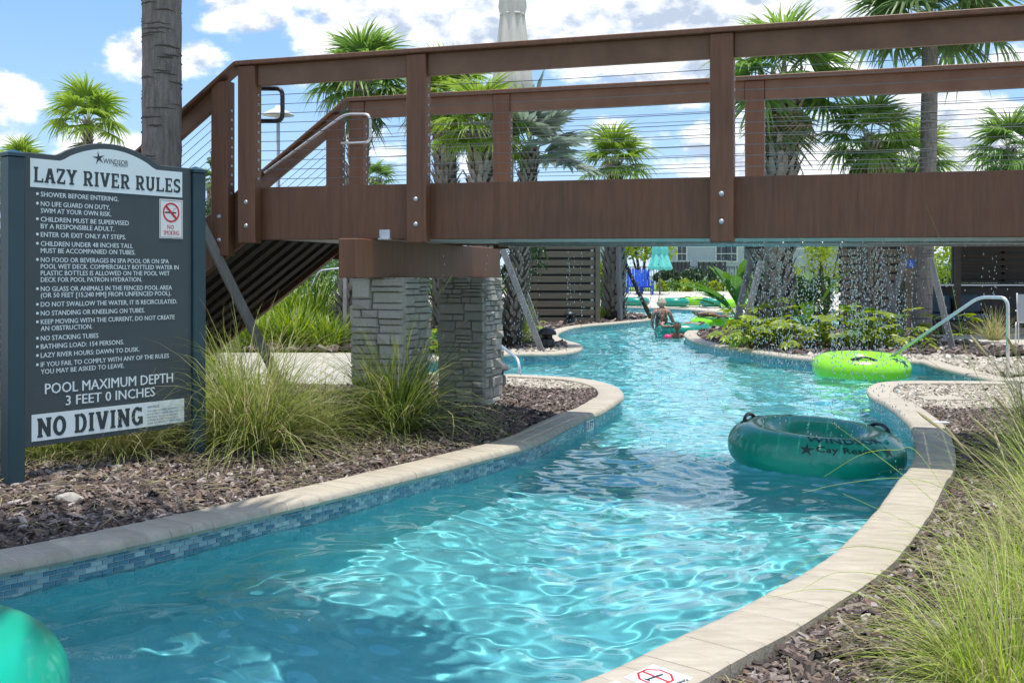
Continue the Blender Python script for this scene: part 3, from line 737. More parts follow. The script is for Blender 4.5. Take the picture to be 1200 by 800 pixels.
# stone pillars
def stone_meshes():
    out = []
    for k in range(6):
        b = MB(); c = .09
        vs = []
        for z in (-.5, .5):
            for x in (-.5, .5): vs.append((x, .5, z))
        jj = lambda a: random.uniform(-a, a)
        fr = [(-.5 + c * .6 + jj(.03), -.5 + jj(.15), -.5 + c + jj(.04)), (.5 - c * .6 + jj(.03), -.5 + jj(.15), -.5 + c + jj(.04)), (-.5 + c * .6 + jj(.03), -.5 + jj(.15), .5 - c + jj(.04)), (.5 - c * .6 + jj(.03), -.5 + jj(.15), .5 - c + jj(.04))]
        mid = [(-.5, -.25, -.5), (.5, -.25, -.5), (-.5, -.25, .5), (.5, -.25, .5)]
        ce = (jj(.1), -.62 + jj(.1), jj(.1))
        b.add(vs + mid + fr + [ce], [(0, 1, 5, 4), (2, 6, 7, 3), (0, 4, 6, 2), (1, 3, 7, 5), (4, 5, 9, 8), (7, 6, 10, 11), (6, 4, 8, 10), (5, 7, 11, 9), (8, 9, 12), (9, 11, 12), (11, 10, 12), (10, 8, 12)])
        out.append(mesh_of('stone', b, M['stone']))
    return out
STONES = stone_meshes()
def pillar(cx, cy, z0, z1, w, label):
    t = empty('stone_pillar', (cx, cy, z0), label, 'pillar', 'stacked stone pillars under the footbridge')
    c = Vector((cx, cy, 0)); h = w / 2 - .035
    part('core', MB().box((cx, cy, (z0 + z1) / 2), (2 * h, 2 * h, z1 - z0), AXB), M['stone_core'], t)
    def put(nv, tv, x, L_, z, rh, dep):
        p = c + nv * (h + dep / 2 - .012) + tv * (x + L_ / 2)
        o = link('stone', random.choice(STONES), t, (p.x - cx, p.y - cy, z + rh / 2 - z0))
        o.scale = (L_ - .004, dep, rh - .004); o.rotation_euler = (0, 0, math.atan2(tv.y, tv.x))
    for q, (nv, tv) in enumerate(((-BW, BU), (BU, BW), (BW, -BU), (-BU, -BW))):
        # panels of ledgestone: every panel has its own courses, so no joint runs right across
        bz = z0
        while bz < z1 - .001:
            bh = random.uniform(.13, .21)
            if z1 - bz - bh < .10: bh = z1 - bz
            x = -w / 2
            while x < w / 2 - .001:
                L_ = random.uniform(.14, .27)
                if w / 2 - x - L_ < .10: L_ = w / 2 - x
                k = random.choice((2, 3, 3, 4) if q < 2 else (1, 2)); hs_ = [random.uniform(.6, 1.5) for _ in range(k)]; tt = sum(hs_); z = bz
                for hh in hs_:
                    rh = bh * hh / tt
                    if L_ > .2 and random.random() < .35 and q < 2:
                        m_ = random.uniform(.35, .65) * L_; put(nv, tv, x, m_, z, rh, .05 + random.uniform(0, .03)); put(nv, tv, x + m_, L_ - m_, z, rh, .05 + random.uniform(0, .03))
                    else: put(nv, tv, x, L_, z, rh, .05 + random.uniform(0, .03))
                    z += rh
                x += L_
            bz += bh
        z = z1
        while z < z1 - .01:
            rh = random.uniform(.040, .072) if q < 2 else random.uniform(.07, .11); rh = min(rh, z1 - z); 
            if z1 - z - rh < .025: rh = z1 - z
            x = -w / 2
            while x < w / 2 - .01 and False:
                L_ = random.uniform(.10, .24) if q < 2 else random.uniform(.16, .3)
                if w / 2 - x - L_ < .06: L_ = w / 2 - x
                dep = .05 + random.uniform(0, .022)
                p = c + nv * (h + dep / 2 - .012) + tv * (x + L_ / 2)
                o = link('stone', random.choice(STONES), t, (p.x - cx, p.y - cy, z + rh / 2 - z0))
                o.scale = (L_ - .004, dep, rh - .004); o.rotation_euler = (0, 0, math.atan2(tv.y, tv.x))
                x += L_
            z += rh
pillar(-.99, 8.66, .05, 1.388, .46, 'stacked stone pillar nearer the rules sign, behind the dark grass clump')
pillar(-.40, 10.25, .05, 1.388, .46, 'stacked stone pillar with a speaker beside it, standing in bare dark mulch')

# falling water curtain
SPLASH = []
def curtain():
    pr = np.random.RandomState(3); pts = []
    spans = [(2.0, 2.25, 10, .9), (2.45, 2.62, 6, .9), (3.0, 3.35, 20, .9), (3.5, 3.95, 16, .8), (4.02, 4.52, 78, .6), (4.58, 5.0, 95, .6), (5.02, 5.14, 14, .6), (4.9, 5.3, 8, .9), (1.3, 2.0, 2, .9), (5.3, 6.2, 14, .9)]
    for s0, s1, n, d in spans:
        for k in range(n):
            s_ = pr.uniform(s0, s1); dd = d + pr.uniform(-.12, .12); p = B(s_, dd, ZB0 - .03); SPLASH.append((p.x, p.y)) if pr.rand() < .1 else None
            z = p.z - pr.uniform(0, .1); gp = pr.uniform(.02, .045)
            while z > .02:
                if pr.rand() < (.66 if z > .75 else .30 if z > .4 else .10): pts.append((p.x + pr.normal(0, .006), p.y + pr.normal(0, .006), z, pr.uniform(.0024, .0050), 1))
                z -= gp * pr.uniform(.5, 1.8) * (1 + (p.z - z) * .5)
            for q in range(1): pts.append((p.x + pr.normal(0, .05), p.y + pr.normal(0, .05), abs(pr.normal(0, .035)) + .01, pr.uniform(.002, .0045), 0))
    P = np.array(pts); n = len(P); oc = np.array([(1, 0, 0), (0, 1, 0), (-1, 0, 0), (0, -1, 0), (0, 0, 3.2), (0, 0, -1.6)])
    V = (oc[None] * P[:, 3][:, None, None]) + P[:, None, :3]
    T = np.array([(0, 1, 4), (1, 2, 4), (2, 3, 4), (3, 0, 4), (1, 0, 5), (2, 1, 5), (3, 2, 5), (0, 3, 5)])
    T = (T[None] + (np.arange(n) * 6)[:, None, None]).reshape(-1, 3)
    o = link('falling_water', fast_mesh('falling_water', V.reshape(-1, 3), T, M['drop'], True))
    tag(o, 'curtain of white water drops raining from under the footbridge', 'falling water', kind='stuff')
curtain()
make_water()
# ------------------------------------------------------------------ rules sign
SL, SR_ = Vector((-2.86, 6.06, 0)), Vector((-2.115, 7.07, 0))
SD = (SR_ - SL).normalized(); SN = Vector((SD.y, -SD.x, 0)); SW = (SR_ - SL).length
AXS = (SD, -SN, UP)
sign = empty('rules_sign', (SL.x, SL.y, .1), 'slate blue two-post pool sign headed LAZY RIVER RULES with NO DIVING band', 'sign')
for c, zt in ((SL, 2.085), (SR_, 2.09)):
    p = part('post', MB().box((c.x, c.y, (zt + .05) / 2), (.098, .098, zt - .05), AXS), M['dark_blue'], sign); bevel(p, .006)
    mb = MB().box((c.x, c.y, zt + .010), (.112, .112, .018), AXS)
    q = [c + SD * (a * .052) + SN * (b * .052) for a, b in ((-1, -1), (1, -1), (1, 1), (-1, 1))]
    mb.add([(v.x, v.y, zt + .02) for v in q] + [(c.x, c.y, zt + .045)], [(0, 1, 4), (1, 2, 4), (2, 3, 4), (3, 0, 4)])
    o = part('post_cap', mb, M['dark_blue'], p); fix_normals(o)
PO = SL + SN * .018            # front plane of the board
def S(px, py):
    """pixel -> (u, z) on the board front"""
    d = Vector(((px - 600) / F, 1, 0)); t = (PO.x * SN.x + PO.y * SN.y) / (d.x * SN.x + d.y * SN.y)
    P = d * t; return ((P - PO).dot(SD), EYE + (HOR - py) / F * t)
C1 = lambda x, y: S(x / 3.0769, 150 + y / 3.0769)
C2 = lambda x, y: S(x / 3.0769, 380 + y / 3.0769)
def SP(u, z, off=0): p = PO + SD * u + SN * off; return Vector((p.x, p.y, z))
def board_poly(poly, off0, off1, mt, name, parent, bev=0, label=None):
    n = len(poly); vs = [SP(u, z, off0) for u, z in poly] + [SP(u, z, off1) for u, z in poly]
    o = part(name, MB().add(vs, [tuple(range(n))[::-1], tuple(range(n, 2 * n))] + [(i, (i + 1) % n, n + (i + 1) % n, n + i) for i in range(n)]), mt, parent, label=label)
    fix_normals(o)
    if bev: bevel(o, bev)
    return o
uL, uR = .049, SW - .049
def arch_outline(inset, sh, u0, u1, zb):
    """shouldered arch: flat shoulders, shallow arc between; returns closed polygon"""
    a0, a1 = C1(215, 108)[0] + inset * .9, C1(562, 140)[0] - inset * .9; zs = sh - inset; zp = C1(400, 58)[1] - inset * 1.1
    pts = [(u0, zb), (u1, zb), (u1, zs), (a1 + .03, zs)]
    for i in range(17): t = i / 16; pts.append((a1 + (a0 - a1) * t, zs + .012 + (zp - zs - .012) * math.sin(math.pi * t) ** .8))
    return pts + [(a0 - .03, zs), (u0, zs)]
zsh = C1(150, 93)[1]; zbot = (C2(95, 438)[1] + C2(670, 372)[1]) / 2
board = board_poly(arch_outline(0, zsh, uL, uR, zbot), -.018, .004, M['sign_board'], 'board', sign, .003)
hb = (C1(107, 208)[1] + C1(655, 255)[1]) / 2; hl, hr = C1(107, 200)[0], C1(655, 200)[0]
board_poly(arch_outline(.032, zsh, hl, hr, hb), .0045, .006, M['sign_white'], 'header_panel', sign)
nb0, nb1 = (C2(112, 418)[1] + C2(662, 355)[1]) / 2, (C2(112, 322)[1] + C2(662, 270)[1]) / 2
board_poly([(C2(112, 400)[0], nb0), (C2(662, 350)[0], nb0), (C2(662, 350)[0], nb1), (C2(112, 400)[0], nb1)], .0045, .006, M['sign_white'], 'no_diving_panel', sign)

SLAB = {
 'L': (.74, [(.2,0,.2,1),(.04,.06,.70,.06,.12),(.04,.94,.36,.94,.12),(.68,0,.68,.27,.12)]),
 'A': (.84, [(.16,.04,.40,.96),(.68,.04,.44,.96),(.26,.32,.58,.32,.12),(.0,.06,.32,.06,.12),(.52,.06,.84,.06,.12)]),
 'Z': (.70, [(.06,.93,.64,.93,.14),(.58,.9,.12,.1),(.06,.07,.64,.07,.14),(.08,.72,.08,1,.11),(.62,0,.62,.28,.11)]),
 'Y': (.82, [(.16,.95,.41,.45),(.66,.95,.41,.45),(.41,0,.41,.5),(.0,.94,.32,.94,.12),(.5,.94,.82,.94,.12),(.22,.06,.6,.06,.12)]),
 'R': (.82, [(.2,0,.2,1),(.04,.06,.38,.06,.12),(.04,.93,.44,.93,.13),(.2,.47,.44,.47,.13),('a',.44,.70,.20,.23,-90,90),(.42,.45,.62,.08),(.52,.06,.80,.06,.12)]),
 'I': (.42, [(.21,0,.21,1),(.04,.06,.38,.06,.12),(.04,.94,.38,.94,.12)]),
 'V': (.82, [(.16,.95,.41,.03),(.66,.95,.41,.03),(.0,.94,.32,.94,.12),(.5,.94,.82,.94,.12)]),
 'E': (.72, [(.2,0,.2,1),(.04,.06,.66,.06,.13),(.04,.94,.64,.94,.13),(.2,.5,.5,.5,.12),(.64,0,.64,.27,.11),(.62,.73,.62,1,.11),(.5,.38,.5,.62,.1)]),
 'U': (.84, [(.19,.3,.19,1),(.65,.3,.65,1),('a',.42,.31,.23,.24,180,360),(.04,.94,.34,.94,.12),(.5,.94,.80,.94,.12)]),
 'S': (.68, [('a',.35,.72,.22,.21,40,270),('a',.34,.28,.22,.21,-140,90),(.57,.72,.57,.98,.11),(.10,.02,.10,.28,.11)]),
 'N': (.86, [(.18,0,.18,1),(.68,0,.68,1),(.18,.95,.68,.05),(.02,.06,.34,.06,.12),(.02,.94,.24,.94,.12),(.52,.94,.84,.94,.12)]),
 'O': (.78, [('a',.39,.5,.28,.43,0,360)]),
 'D': (.80, [(.2,0,.2,1),(.04,.07,.42,.07,.13),(.04,.93,.42,.93,.13),('a',.42,.5,.25,.43,-90,90)]),
 'G': (.80, [('a',.40,.5,.27,.43,45,330),(.66,.05,.66,.42),(.44,.42,.76,.42,.12),(.66,.72,.66,.97,.11)]),
 ' ': (.34, [])}
def slab_text(text, w=.20):
    """poster slab-serif letters from strokes; returns list of quads (2D) and width"""
    x = 0; quads = []
    for ch in text:
        adv, st = SLAB[ch]
        for q in st:
            if q[0] == 'a':
                _, cx, cy, rx, ry, a0, a1 = q; k = max(6, int(abs(a1 - a0) / 18))
                for i in range(k):
                    t0, t1 = R(a0 + (a1 - a0) * i / k), R(a0 + (a1 - a0) * (i + 1) / k); h = w / 2
                    quads.append([(x + cx + (rx + s * h) * math.cos(t), cy + (ry + s * h * .85) * math.sin(t)) for s, t in ((-1, t0), (1, t0), (1, t1), (-1, t1))])
            else:
                ww = (q[4] if len(q) > 4 else w) / 2; dx, dy = q[2] - q[0], q[3] - q[1]; l = math.hypot(dx, dy)
                if abs(dx) > .02 and abs(dy) > .02: nx, ny = ww * 1.1, 0
                else: nx, ny = -dy / l * ww, dx / l * ww
                quads.append([(x + q[0] + nx, q[1] + ny), (x + q[0] - nx, q[1] - ny), (x + q[2] - nx, q[3] - ny), (x + q[2] + nx, q[3] + ny)])
        x += adv + .06
    return quads, x - .06
def put_slab(text, u0, u1, z0, h, mt, w=.205, off=.0065, label=None):
    q, wd = slab_text(text, w); sx = (u1 - u0) / wd; mb = MB()
    x_ = 0; k = 0
    for word in text.split(' '):
        n_ = sum(len(slab_text(c_, w)[0]) for c_ in word); mb = MB()
        for qd in q[k:k + n_]:
            mb.add([SP(u0 + x * sx, z0 + y * h, off + (len(mb.f) % 9) * .00012) for x, y in qd], [(0, 1, 2, 3)])
        k += n_; o = part('slab_lettering', mb, mt, sign); fix_normals(o)
put_slab('LAZY RIVER RULES', C1(118, 190)[0], C1(649, 235)[0], (C1(118, 194)[1] + C1(648, 236)[1]) / 2, C1(118, 138)[1] - C1(118, 194)[1], M['sign_dark'])
put_slab('NO DIVING', C2(131, 400)[0], C2(514, 360)[0], (C2(131, 404)[1] + C2(514, 364)[1]) / 2, C2(131, 334)[1] - C2(131, 404)[1], M['sign_dark'], .225)

def text_mesh(body, offset=.0, space=1.0, res=2):
    cu = bpy.data.curves.new('lettering', 'FONT'); cu.body = body; cu.size = 1; cu.offset = offset; cu.space_character = space; cu.resolution_u = res
    o = bpy.data.objects.new('lettering', cu); C.objects.link(o)
    bpy.context.view_layer.update(); dg = bpy.context.evaluated_depsgraph_get()
    me = bpy.data.meshes.new_from_object(o.evaluated_get(dg)); bpy.data.objects.remove(o)
    V = np.empty(len(me.vertices) * 3, np.float32); me.vertices.foreach_get('co', V); V = V.reshape(-1, 3)[:, :2]
    Fs = [tuple(p.vertices) for p in me.polygons]; bpy.data.meshes.remove(me); return V, Fs
def put_text(body, u0, u1, z0, h, mt, parent=sign, name='rule_lettering', off=.0055, offset=.0, bold=.022, words=False):
    V, Fs = text_mesh(body, 0); x0, x1 = V[:, 0].min(), V[:, 0].max(); sx = (u1 - u0) / (x1 - x0 + bold); sz = h / .73
    pieces = [(V, x0)]
    if words:
        pieces = []; acc = ''
        for wd in body.split(' '):
            st = 0 if not acc else text_mesh(acc + '.')[0][:, 0].max() - text_mesh('.')[0][:, 0].max() + text_mesh('.')[0][:, 0].min() * 0
            Vw, Fw = text_mesh(wd); pieces.append((Vw + np.array([st, 0]), x0, Fw)); acc += wd + ' '
    for pc in pieces:
        Vp = pc[0]; Fp = pc[2] if len(pc) > 2 else Fs
        mb = MB()
        for j, dx in enumerate((0, bold * .5, bold) if bold else (0,)): mb.add([SP(u0 + (x - x0 + dx) * sx, z0 + y * sz, off + .0002 * j) for x, y in Vp], Fp)
        o = part(name, mb, mt, parent)
    return o
rules = [
 (1, [("SHOWER BEFORE ENTERING.", 425, 238)]), (1, [("NO LIFE GUARD ON DUTY,", 395, 272), ("SWIM AT YOUR OWN RISK.", 400, 297)]),
 (1, [("CHILDREN MUST BE SUPERVISED", 463, 328), ("BY A RESPONSIBLE ADULT.", 410, 353)]), (1, [("ENTER OR EXIT ONLY AT STEPS.", 452, 383)]),
 (1, [("CHILDREN UNDER 48 INCHES TALL", 477, 416), ("MUST BE ACCOMPANIED ON TUBES.", 486, 441)]),
 (1, [("NO FOOD OR BEVERAGES IN SPA POOL OR ON SPA", 607, 474), ("POOL WET DECK. COMMERCIALLY BOTTLED WATER IN", 642, 498), ("PLASTIC BOTTLES IS ALLOWED ON THE POOL WET", 610, 522), ("DECK FOR POOL PATRON HYDRATION.", 510, 546)]),
 (1, [("NO GLASS OR ANIMALS IN THE FENCED POOL AREA", 618, 579), ("(OR 50 FEET [15,240 MM] FROM UNFENCED POOL).", 615, 602)]),
 (1, [("DO NOT SWALLOW THE WATER, IT IS RECIRCULATED.", 637, 635)]), (1, [("NO STANDING OR KNEELING ON TUBES.", 520, 667)]),
 (1, [("KEEP MOVING WITH THE CURRENT, DO NOT CREATE", 628, 698), ("AN OBSTRUCTION.", 331, 722)]), (1, [("NO STACKING TUBES", 353, 757)]), (1, [("BATHING LOAD: 154 PERSONS.", 445, 787)]),
 (2, [("LAZY RIVER HOURS: DAWN TO DUSK.", 501, 111)]), (2, [("IF YOU FAIL TO COMPLY WITH ANY OF THE RULES", 607, 144), ("YOU MAY BE ASKED TO LEAVE.", 446, 170)])]
for cc, lines in rules:
    fn = C1 if cc == 1 else C2; zc = None
    for k, (tx, xr, y) in enumerate(lines):
        u0, z = fn(145, y); h = .0295
        # left-end centre measured; the baseline is level on the board
        put_text(tx, u0, fn(xr, y)[0], z - h / 2, h, M['sign_white'])
        if k == 0:
            ub, _ = fn(133, y); mb = MB(); m_ = 10
            mb.add([SP(ub + .0085 * math.cos(2 * math.pi * i / m_), z + .0085 * math.sin(2 * math.pi * i / m_), .0055) for i in range(m_)], [tuple(range(m_))]); part('bullet', mb, M['sign_white'], sign)
put_text('POOL MAXIMUM DEPTH', C2(160, 240)[0], C2(622, 205)[0], C2(160, 251)[1], C2(160, 211)[1] - C2(160, 251)[1], M['sign_white'], bold=.03, words=True)
put_text('3 FEET 0 INCHES', C2(235, 280)[0], C2(557, 250)[0], C2(237, 291)[1], C2(237, 254)[1] - C2(237, 291)[1], M['sign_white'], bold=.03, words=True)
u0, z = C2(530, 297); put_text('NOTICE:', u0, C2(573, 293)[0], z - .008, .014, M['sign_dark'], off=.0065, offset=.02)
for k, tx in enumerate(('FAILURE TO OBEY AMENITY', 'RULES MAY CAUSE SERIOUS', 'INJURIES TO YOURSELF OR', 'OTHERS & CAN RESULT IN A', 'LOSS OF AMENITY PRIVILEGES')):
    u0, z = C2(530, 311 + k * 11); put_text(tx, u0, C2((640, 640, 636, 640, 650)[k], 311)[0], z - .008, .011, M['sign_dark'], off=.0065, bold=0)
# resort logo: five-armed star and name
def star_pts(cx, cz, r, rot=90, inner=.28): return [(cx + (r if i % 2 == 0 else r * inner) * math.cos(R(rot + 36 * i)), cz + (r if i % 2 == 0 else r * inner) * math.sin(R(rot + 36 * i))) for i in range(10)]
u, z = C1(354, 109); board_poly(star_pts(u, z, .043, 100), .0062, .0068, M['sign_dark'], 'star_emblem', sign)
u0, z = C1(370, 118); put_text('WINDSOR', u0, C1(460, 122)[0], z - .016, .032, M['sign_dark'], off=.0066, bold=.01)
u0, z = C1(405, 131); put_text('Cay Resort', u0, C1(458, 135)[0], z - .012, .019, M['sign_dark'], off=.0066, bold=0)
# no smoking plate
zs0, zs1 = (C1(573, 395)[1] + C1(657, 402)[1]) / 2, (C1(573, 255)[1] + C1(657, 262)[1]) / 2; us0, us1 = C1(573, 330)[0], C1(657, 330)[0]
plate = board_poly([(us0, zs0), (us1, zs0), (us1, zs1), (us0, zs1)], .0045, .0065, M['white'], 'no_smoking_plate', sign, .001)
def ring(cu, cz, r0, r1, off, mt, name, parent, n=28, a0=0):
    mb = MB()
    for i in range(n):
        a, b = 2 * math.pi * i / n + a0, 2 * math.pi * (i + 1) / n + a0
        mb.add([SP(cu + r * math.cos(t), cz + r * math.sin(t), off) for r, t in ((r0, a), (r1, a), (r1, b), (r0, b))], [(0, 1, 2, 3)])
    o = part(name, mb, mt, parent); fix_normals(o); return o
cu, cz = C1(615, 305); rr = (us1 - us0) * .36
fr = MB(); e = .006
for a, b, c, d in ((us0 + e, us1 - e, zs1 - e - .003, zs1 - e), (us0 + e, us1 - e, zs0 + e, zs0 + e + .003), (us0 + e, us0 + e + .003, zs0 + e, zs1 - e), (us1 - e - .003, us1 - e, zs0 + e, zs1 - e)):
    fr.add([SP(a, c, .0068), SP(b, c, .0068), SP(b, d, .0068), SP(a, d, .0068)], [(0, 1, 2, 3)])
part('plate_border', fr, M['sign_dark'], plate)
board_poly([(cu - rr * .75, cz - .006), (cu + rr * .6, cz - .006), (cu + rr * .6, cz + .004), (cu - rr * .75, cz + .004)], .0066, .0069, M['sign_dark'], 'cigarette', plate)
mb = MB()
for q in range(5):
    a = q * .35; mb.add([SP(cu + rr * (.15 + .12 * q), cz + rr * (.15 + .12 * q) + .01 * (q % 2), .0067), SP(cu + rr * (.25 + .12 * q), cz + rr * (.1 + .12 * q), .0067), SP(cu + rr * (.3 + .1 * q), cz + rr * (.25 + .1 * q), .0067)], [(0, 1, 2)])
part('smoke_print', mb, M['sign_dark'], plate)
ring(cu, cz, rr * .82, rr, .0072, M['red'], 'prohibition_ring', plate)
h = rr * .09; k = rr * .85 * .7071
part('prohibition_bar', MB().add([SP(cu - k - h, cz + k - h, .0075), SP(cu - k + h, cz + k + h, .0075), SP(cu + k + h, cz - k + h, .0075), SP(cu + k - h, cz - k - h, .0075)], [(0, 1, 2, 3)]), M['red'], plate)
u0, z = C1(601, 356); put_text('NO', u0, C1(625, 358)[0], z - .014, .028, M['red'], plate, 'plate_lettering', .0068)
u0, z = C1(588, 376); put_text('SMOKING', u0, C1(643, 381)[0], z - .016, .03, M['red'], plate, 'plate_lettering', .0068)
for uu, zz in ((uL + .02, zsh - .01), (uR - .02, zsh - .01)): pass

# ------------------------------------------------------------------ inflatable tubes
def torus_mesh(Rm, r, nu=72, nv=28, wr=.0, sq=.92):
    V = []; Fq = []
    for i in range(nu):
        a = 2 * math.pi * i / nu
        for j in range(nv):
            b = 2 * math.pi * j / nv
            rj = r * (1 - .010 * math.exp(-((math.cos((b - .0)) - 1) ** 2) / .002))           # welded seam round the outside
            bb = b if b < math.pi else b - 2 * math.pi; rj *= 1 - wr * max(0, math.sin(a * 36 + .6 * math.sin(a * 5))) ** 3 * math.exp(-(bb - .30) ** 2 / .06) * 1.6 - .022 * math.exp(-(bb - .06) ** 2 / .0016)   # puckers above the seam
            rad = Rm + rj * math.cos(b); V.append((rad * math.cos(a), rad * math.sin(a), rj * sq * math.sin(b)))
    for i in range(nu):
        for j in range(nv):
            Fq.append((i * nv + j, ((i + 1) % nu) * nv + j, ((i + 1) % nu) * nv + (j + 1) % nv, i * nv + (j + 1) % nv))
    return V, Fq
def on_tube(Rm, r, u, v, off=.003, sq=.92):
    """u: metres along the outer side (angle), v: minor angle (0 outside, 90 top)"""
    rad = Rm + (r + off) * math.cos(v); return (rad * math.cos(u), rad * math.sin(u), (r + off) * sq * math.sin(v))
def tube_thing(loc, Rm, r, mt, label, detail=2, tilt=(0, 0, 0), group='inflatable river tubes', print_at=-90, handles=(60, 200), kind='swim_ring', stars=()):
    t = empty('swim_ring', loc, label, 'tube', group); t.rotation_euler = tilt
    V, Fq = torus_mesh(Rm, r, 252 if detail > 1 else 48, 36 if detail > 1 else 16, .020 if detail > 1 else .015)
    link('ring', fast_mesh('ring', V, Fq, mt, True), t)
    if detail > 1:
        p = on_tube(Rm, r, R(print_at + 38), R(62), .0); mb = MB().lathe(p, [(.022, -.004), (.022, .004), (.012, .007), (.011, .016), (.004, .018)], 14)
        link('valve', mesh_of('valve', mb, mt, True), t)
    if detail:
        for ha in handles:
            a = R(ha); mb = MB(); pts = []
            for k in range(9):
                q = k / 8; da = (-.5 + q) * .26 / Rm * .9; rad = Rm + r * math.cos(R(68)); hh = r * .92 * math.sin(R(68)) - .004 + .036 * math.sin(math.pi * q) ** .6
                pts.append((rad * math.cos(a + da), rad * math.sin(a + da), hh))
            mb.tube(pts, .014, 8); link('handle', mesh_of('handle', mb, M['black'], True), t)
            mb = MB()
            for s_ in (-1, 1):
                b0 = a + s_ * .13 / Rm * .9; g = 10; ring_ = [on_tube(Rm, r, b0 + .035 / Rm * math.cos(2 * math.pi * k / g), R(68) + .04 / r * math.sin(2 * math.pi * k / g), .004) for k in range(g)]
                mb.add(ring_, [tuple(range(g))])
            link('handle_patch', mesh_of('handle_patch', mb, M['black']), t)
    if detail > 1 or stars:
        for sa, sv, sz in stars:
            mb = MB(); pts = star_pts(0, 0, sz, 90, .33); c_ = on_tube(Rm, r, R(sa), R(sv), .004)
            P = [on_tube(Rm, r, R(sa) + x / (Rm + r * math.cos(R(sv))), R(sv) + y / r, .004) for x, y in pts]
            mb.add([c_] + P, [(0, 1 + i, 1 + (i + 1) % 10) for i in range(10)]); o = link('star_print', mesh_of('star_print', mb, M['ink']), t)
    if detail > 2:
        for body, v0, h, arc, ofs in (('WINDSOR', 60, .075, .60, .01), ('Cay Resort', 34, .052, .46, -.02)):
            Vt, Fs = text_mesh(body, 0, 1.05); x0, x1 = Vt[:, 0].min(), Vt[:, 0].max(); mb = MB(); sc_ = arc / (x1 - x0)
            rad = Rm + r * math.cos(R(v0))
            W_ = body.split(' '); pos = 0
            for wd in W_:
                Vw, Fw = text_mesh(wd, 0, 1.05); st = pos; pos += Vw[:, 0].max() + .35; mb = MB()
                for j, dx in enumerate((0, .02, .04)):
                    mb.add([on_tube(Rm, r, R(print_at) + ofs + ((x + st + dx - x0) * sc_ - arc / 2) / rad, R(v0) + (y * h / .73) / r, .0035 + .0003 * j) for x, y in Vw], Fw)
                link('print', mesh_of('print', mb, M['ink']), t)
    return t
tube_thing((2.30, 8.02, .095), .468, .188, M['dteal_tube'], 'dark teal river tube with black handles drifting in the shade of the footbridge', 3, (R(2.5), R(3), R(0)), print_at=-84, handles=(12, 150), stars=((-112, 36, .055), (-54, 36, .055), (100, 80, .07), (130, 60, .06)))
tube_thing((4.95, 15.0, .11), .47, .205, M['lime_tube'], 'lime green river tube with dark stars by the silver entry handrail', 2, (R(2), R(-1), R(25)), handles=(-130, 100), stars=((-80, 62, .09), (-70, 40, .10), (-45, 60, .09), (-140, 68, .08)))
tube_thing((-2.02, 3.12, .10), .455, .21, M['teal2_tube'], 'bright sea-green tube floating in the near corner of the river, cut by the frame edge', 2, (R(1), R(-2), 0), handles=(150, 230))
tubes_far = [(801, 381, 25.3, M['teal_tube'], 'teal tube beside the standing woman, with a child inside', (0, 0), 1.0),
             (838, 377, 29.0, M['lime_tube'], 'lime tube carrying the reclining dark-haired person', (0, 0), 1.05),
             (874, 380, 30.5, M['lime_tube'], 'lime tube half hidden by the island planting', (0, 0), 1.0)]
for px, py, Y, mt, lb, tl, s_ in tubes_far:
    X = (px - 600) / F * Y; tube_thing((X, Y, .10), .46 * s_, .21 * s_, mt, lb, 1, (0, 0, random.uniform(0, 6)), handles=(-60, 130))
for px, Y, mt, lb, dz in ((745, 46.5, M['teal_tube'], 'teal tube resting on the far deck behind the leaning thin trunk', 0), (791, 45.5, M['teal_tube'], 'teal tube on the far deck left of a lime one', 0), (813, 46.5, M['lime_tube'], 'lime tube on the far deck between two teal tubes', .02),
                      (837, 45.2, M['teal_tube'], 'teal tube on the far deck right of a lime one', 0), (862, 43.2, M['lime_tube'], 'lime tube at the right end of the row on the far deck', 0)):
    tube_thing(((px - 600) / F * Y, Y, .30 + dz), .42, .2, mt, lb, 1, (0, 0, random.uniform(0, 6)), group='tubes resting on the far deck', handles=(-60,))

# ------------------------------------------------------------------ palms
def frond_mesh(name, mt, L_=.95, pet=.7, n=34, droop=.62, w=.033, seedv=0, fold=.25, tipsplit=.55):
    r_ = random.Random(seedv); mb = MB()
    P = [Vector((pet * t, 0, .10 * pet * math.sin(t * 1.6) - .0)) for t in (0, .35, .7, 1)]
    mb.tube(P, [.016, .013, .011, .009], 5, 1)
    hub = P[-1]
    for i in range(n):
        a = R(-118 + 236 * i / (n - 1)) + r_.uniform(-.03, .03); l = L_ * (1 - .28 * (abs(a) / 2.1) ** 2) * r_.uniform(.9, 1.05)
        dr = droop * r_.uniform(.6, 1.5); l *= r_.choice((1, 1, 1, .8)); bend = r_.uniform(-.10, .10); prev = None; vs = []; fs = []
        side = Vector((-math.sin(a), math.cos(a), 0)); ax = Vector((math.cos(a), math.sin(a), 0))
        for k, t in enumerate((0.03, .3, tipsplit, .8, 1.0)):
            wv = w * (.25 if k == 0 else 1.1 if k == 1 else 1.0 if k == 2 else .5 if k == 3 else .04) * L_
            z = -dr * l * max(0, t - .35) ** 1.8 * 1.5 + .06 * math.cos(a) * t + fold * wv * (1 if i % 2 else -1)
            c = hub + ax * (l * t) + side * (bend * l * t * t) + Vector((0, 0, z)); c.x += -.10 * l * t * t * (1 - math.cos(a)) * 0
            vs += [c + side * wv + Vector((0, 0, wv * fold)), c - Vector((0, 0, wv * fold)), c - side * wv + Vector((0, 0, wv * fold))]
            if k: b = 3 * (k - 1); fs += [(b, b + 1, b + 4, b + 3), (b + 1, b + 2, b + 5, b + 4)]
        mb.add(vs, fs, 0)
    return mesh_of(name, mb, [mt, M['petiole']])
FR = {}
